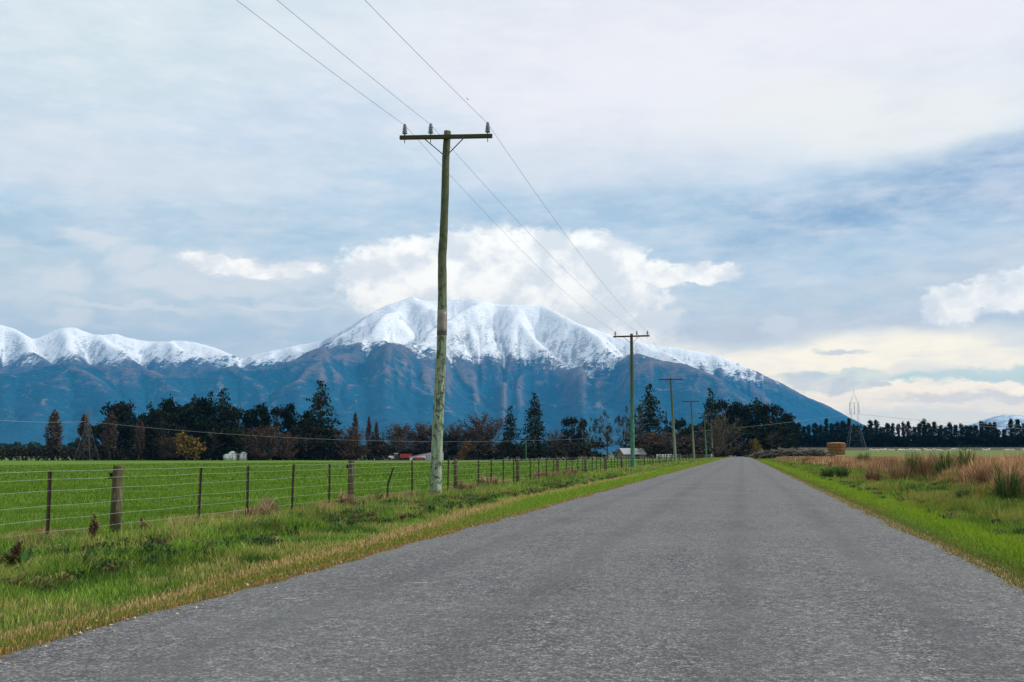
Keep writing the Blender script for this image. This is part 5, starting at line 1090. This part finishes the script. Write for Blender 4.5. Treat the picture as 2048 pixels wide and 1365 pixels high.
# brush pile of dead branches
def brush(px0, px1, d, hmax, lab, n, seed, pale=False):
    rg = random.Random(seed); p, rz = spot((px0+px1)/2, d); L = (px1-px0)*d/F; e = empty('brush_pile', p, lab, 'brush pile', None, rz); mb = MB(); mp = MB()
    for i in range(n):
        x = rg.uniform(-L/2, L/2); h = hmax*(1-(2*x/L)**2*.5)*rg.uniform(.1, 1); a = rg.uniform(0, 6.28); l = rg.uniform(.6, 2.2); s = rg.uniform(-.35, .6)
        q = Vector((x, rg.uniform(-1.5, 1.5), h*.7)); dv = Vector((math.cos(a), math.sin(a), s)).normalized()*l; m_ = q+dv*.5+Vector((rg.gauss(0, .12), rg.gauss(0, .12), rg.gauss(0, .12)))
        (mp if rg.random() < .3 else mb).tube([q-dv*.2, m_, q+dv], [.10, .07, .025], 5)
    mb.build('dark_branches', M['bark'], e); mp.build('pale_branches', M['pale_bark'], e)
brush(1512, 1655, 215, 2.6, 'long grey pile of dead branches left of the hay bales', 900, 3)
def snag():
    p, rz = spot(1563, 228); e = empty('driftwood', p, 'bleached upturned tree root sticking out of the branch pile', 'dead tree', None, rz); mb = MB(); rg = random.Random(5); mb.tube([(0, 0, 0), (.3, 0, 1.2), (-.2, .1, 2.1)], [.32, .24, .12], 8)
    for i in range(22):
        a = rg.uniform(0, 6.28); l = rg.uniform(.6, 1.6); z = rg.uniform(.7, 2.0); mb.tube([(0, 0, z), (l*.5*math.cos(a), .4*math.sin(a), z+.3*rg.random()), (l*math.cos(a), .8*math.sin(a), z+rg.uniform(-.1, .9))], [.12, .07, .02], 5)
    mb.build('root', M['pale_bark'], e)
snag()
# ------------------------------------------------------------------ sheep
M['wool'] = two_tone('wool', (.66, .62, .52), (.50, .46, .38), 9, .95, bs=.8, bd=.03); M['sheepface'] = two_tone('sheep_face', (.30, .26, .22), (.2, .18, .15), 5, .9)
def sheep_mesh(graze):
    me = bpy.data.meshes.new('sheep'); bm = bmesh.new(); sv_ = bm.verts.layers.skin.verify()
    J = {'p': ((-.42, 0, .66), .20), 'b': ((0, 0, .69), .25), 's': ((.38, 0, .68), .21), 'n': ((.58, 0, .62 if graze else .86), .12), 'h': ((.70, 0, .34 if graze else .98), .085), 'm': ((.78, 0, .16 if graze else .92), .05), 't': ((-.62, 0, .56), .04)}
    Vd = {}
    for k, (c, r) in J.items(): v = bm.verts.new(c); v[sv_].radius = (r, r*.9); Vd[k] = v
    Vd['p'][sv_].use_root = True
    for a, b in ('pb', 'bs', 'sn', 'nh', 'hm', 'pt'): bm.edges.new((Vd[a], Vd[b]))
    for x, root in ((-.40, 'p'), (.36, 's')):
        for y in (-.13, .13):
            a = bm.verts.new((x, y, .42)); a[sv_].radius = (.08, .08); b = bm.verts.new((x-.03 if root == 'p' else x, y, .22)); b[sv_].radius = (.035, .035); c = bm.verts.new((x, y, .0)); c[sv_].radius = (.03, .03)
            bm.edges.new((Vd[root], a)); bm.edges.new((a, b)); bm.edges.new((b, c))
    bm.to_mesh(me); bm.free(); me.materials.append(M['wool']); return me
SHM = [sheep_mesh(True), sheep_mesh(False)]; proto_s = []
for me in SHM:
    o = bpy.data.objects.new('sheep', me); o.modifiers.new('skin', 'SKIN'); s = o.modifiers.new('sub', 'SUBSURF'); s.levels = 1; s.render_levels = 1; proto_s.append([o, 0])
sxs = sorted([1742, 1752, 1762, 1768, 1779, 1786, 1800, 1806, 1815, 1824, 1832, 1838, 1853, 1858, 1866, 1876, 1884, 1898, 1905, 1914, 1920, 1938, 1970, 1976, 2013, 2019, 2026, 2046])
for i, px in enumerate(sxs):
    d = random.uniform(300, 352); p, rz = spot(px, d); pr = proto_s[0 if random.random() < .7 else 1]; o = pr[0] if pr[1] == 0 else pr[0].copy(); pr[1] += 1
    COL.objects.link(o); o.location = p; o.rotation_euler = (0, 0, rz+random.choice((0, math.pi))+random.uniform(-.7, .7)); s = random.uniform(1.0, 1.25); o.scale = (s, s, s)
    tag(o, f'white sheep in the green field, {nth(i)} of the flock from the left', 'sheep', 'sheep grazing in the field on the right')
# ------------------------------------------------------------------ bird
p = far(935, 199, 70); q = far(935, 199, 70); mb = MB(); mb.tube([(-.16, 0, 0), (-.06, 0, .01), (.05, 0, .01), (.13, 0, .02), (.19, 0, .02)], [.01, .035, .04, .025, .006], 8)
for s in (-1, 1): mb.add([(.06, s*.02, .02), (-.05, s*.02, .02), (-.04, s*.14, .07), (.05, s*.14, .08), (-.09, s*.28, .05), (-.06, s*.27, .055), (.0, s*.08, .045)], [(0, 1, 2, 3), (3, 2, 4, 5), (1, 0, 3, 2), (3, 5, 4, 2)])
o = mb.build('bird', M['tyre'], None, loc=Vector(p)); o.rotation_euler = (.3, -.1, 2.4); o.scale = (.6, .6, .6); tag(o, 'tiny dark bird flying high to the right of the nearest pole top', 'bird')
# ------------------------------------------------------------------ haze
def haze():
    mb = MB(); mb.box((0, 8050, 1190), (38400, 22400, 2410))
    m = bpy.data.materials.new('haze'); m.use_nodes = True; nt = m.node_tree; nt.nodes.clear()
    v = nt.nodes.new('ShaderNodeVolumePrincipled'); v.inputs['Color'].default_value = (.06, .44, 1.0, 1)
    v.inputs['Density'].default_value = 3.6e-5; v.inputs['Anisotropy'].default_value = .1
    o = nt.nodes.new('ShaderNodeOutputMaterial'); nt.links.new(v.outputs[0], o.inputs['Volume'])
    return mb.build('haze', m)
tag(haze(), 'thin blue haze filling the air over the plain and the mountains', 'haze', kind='stuff')
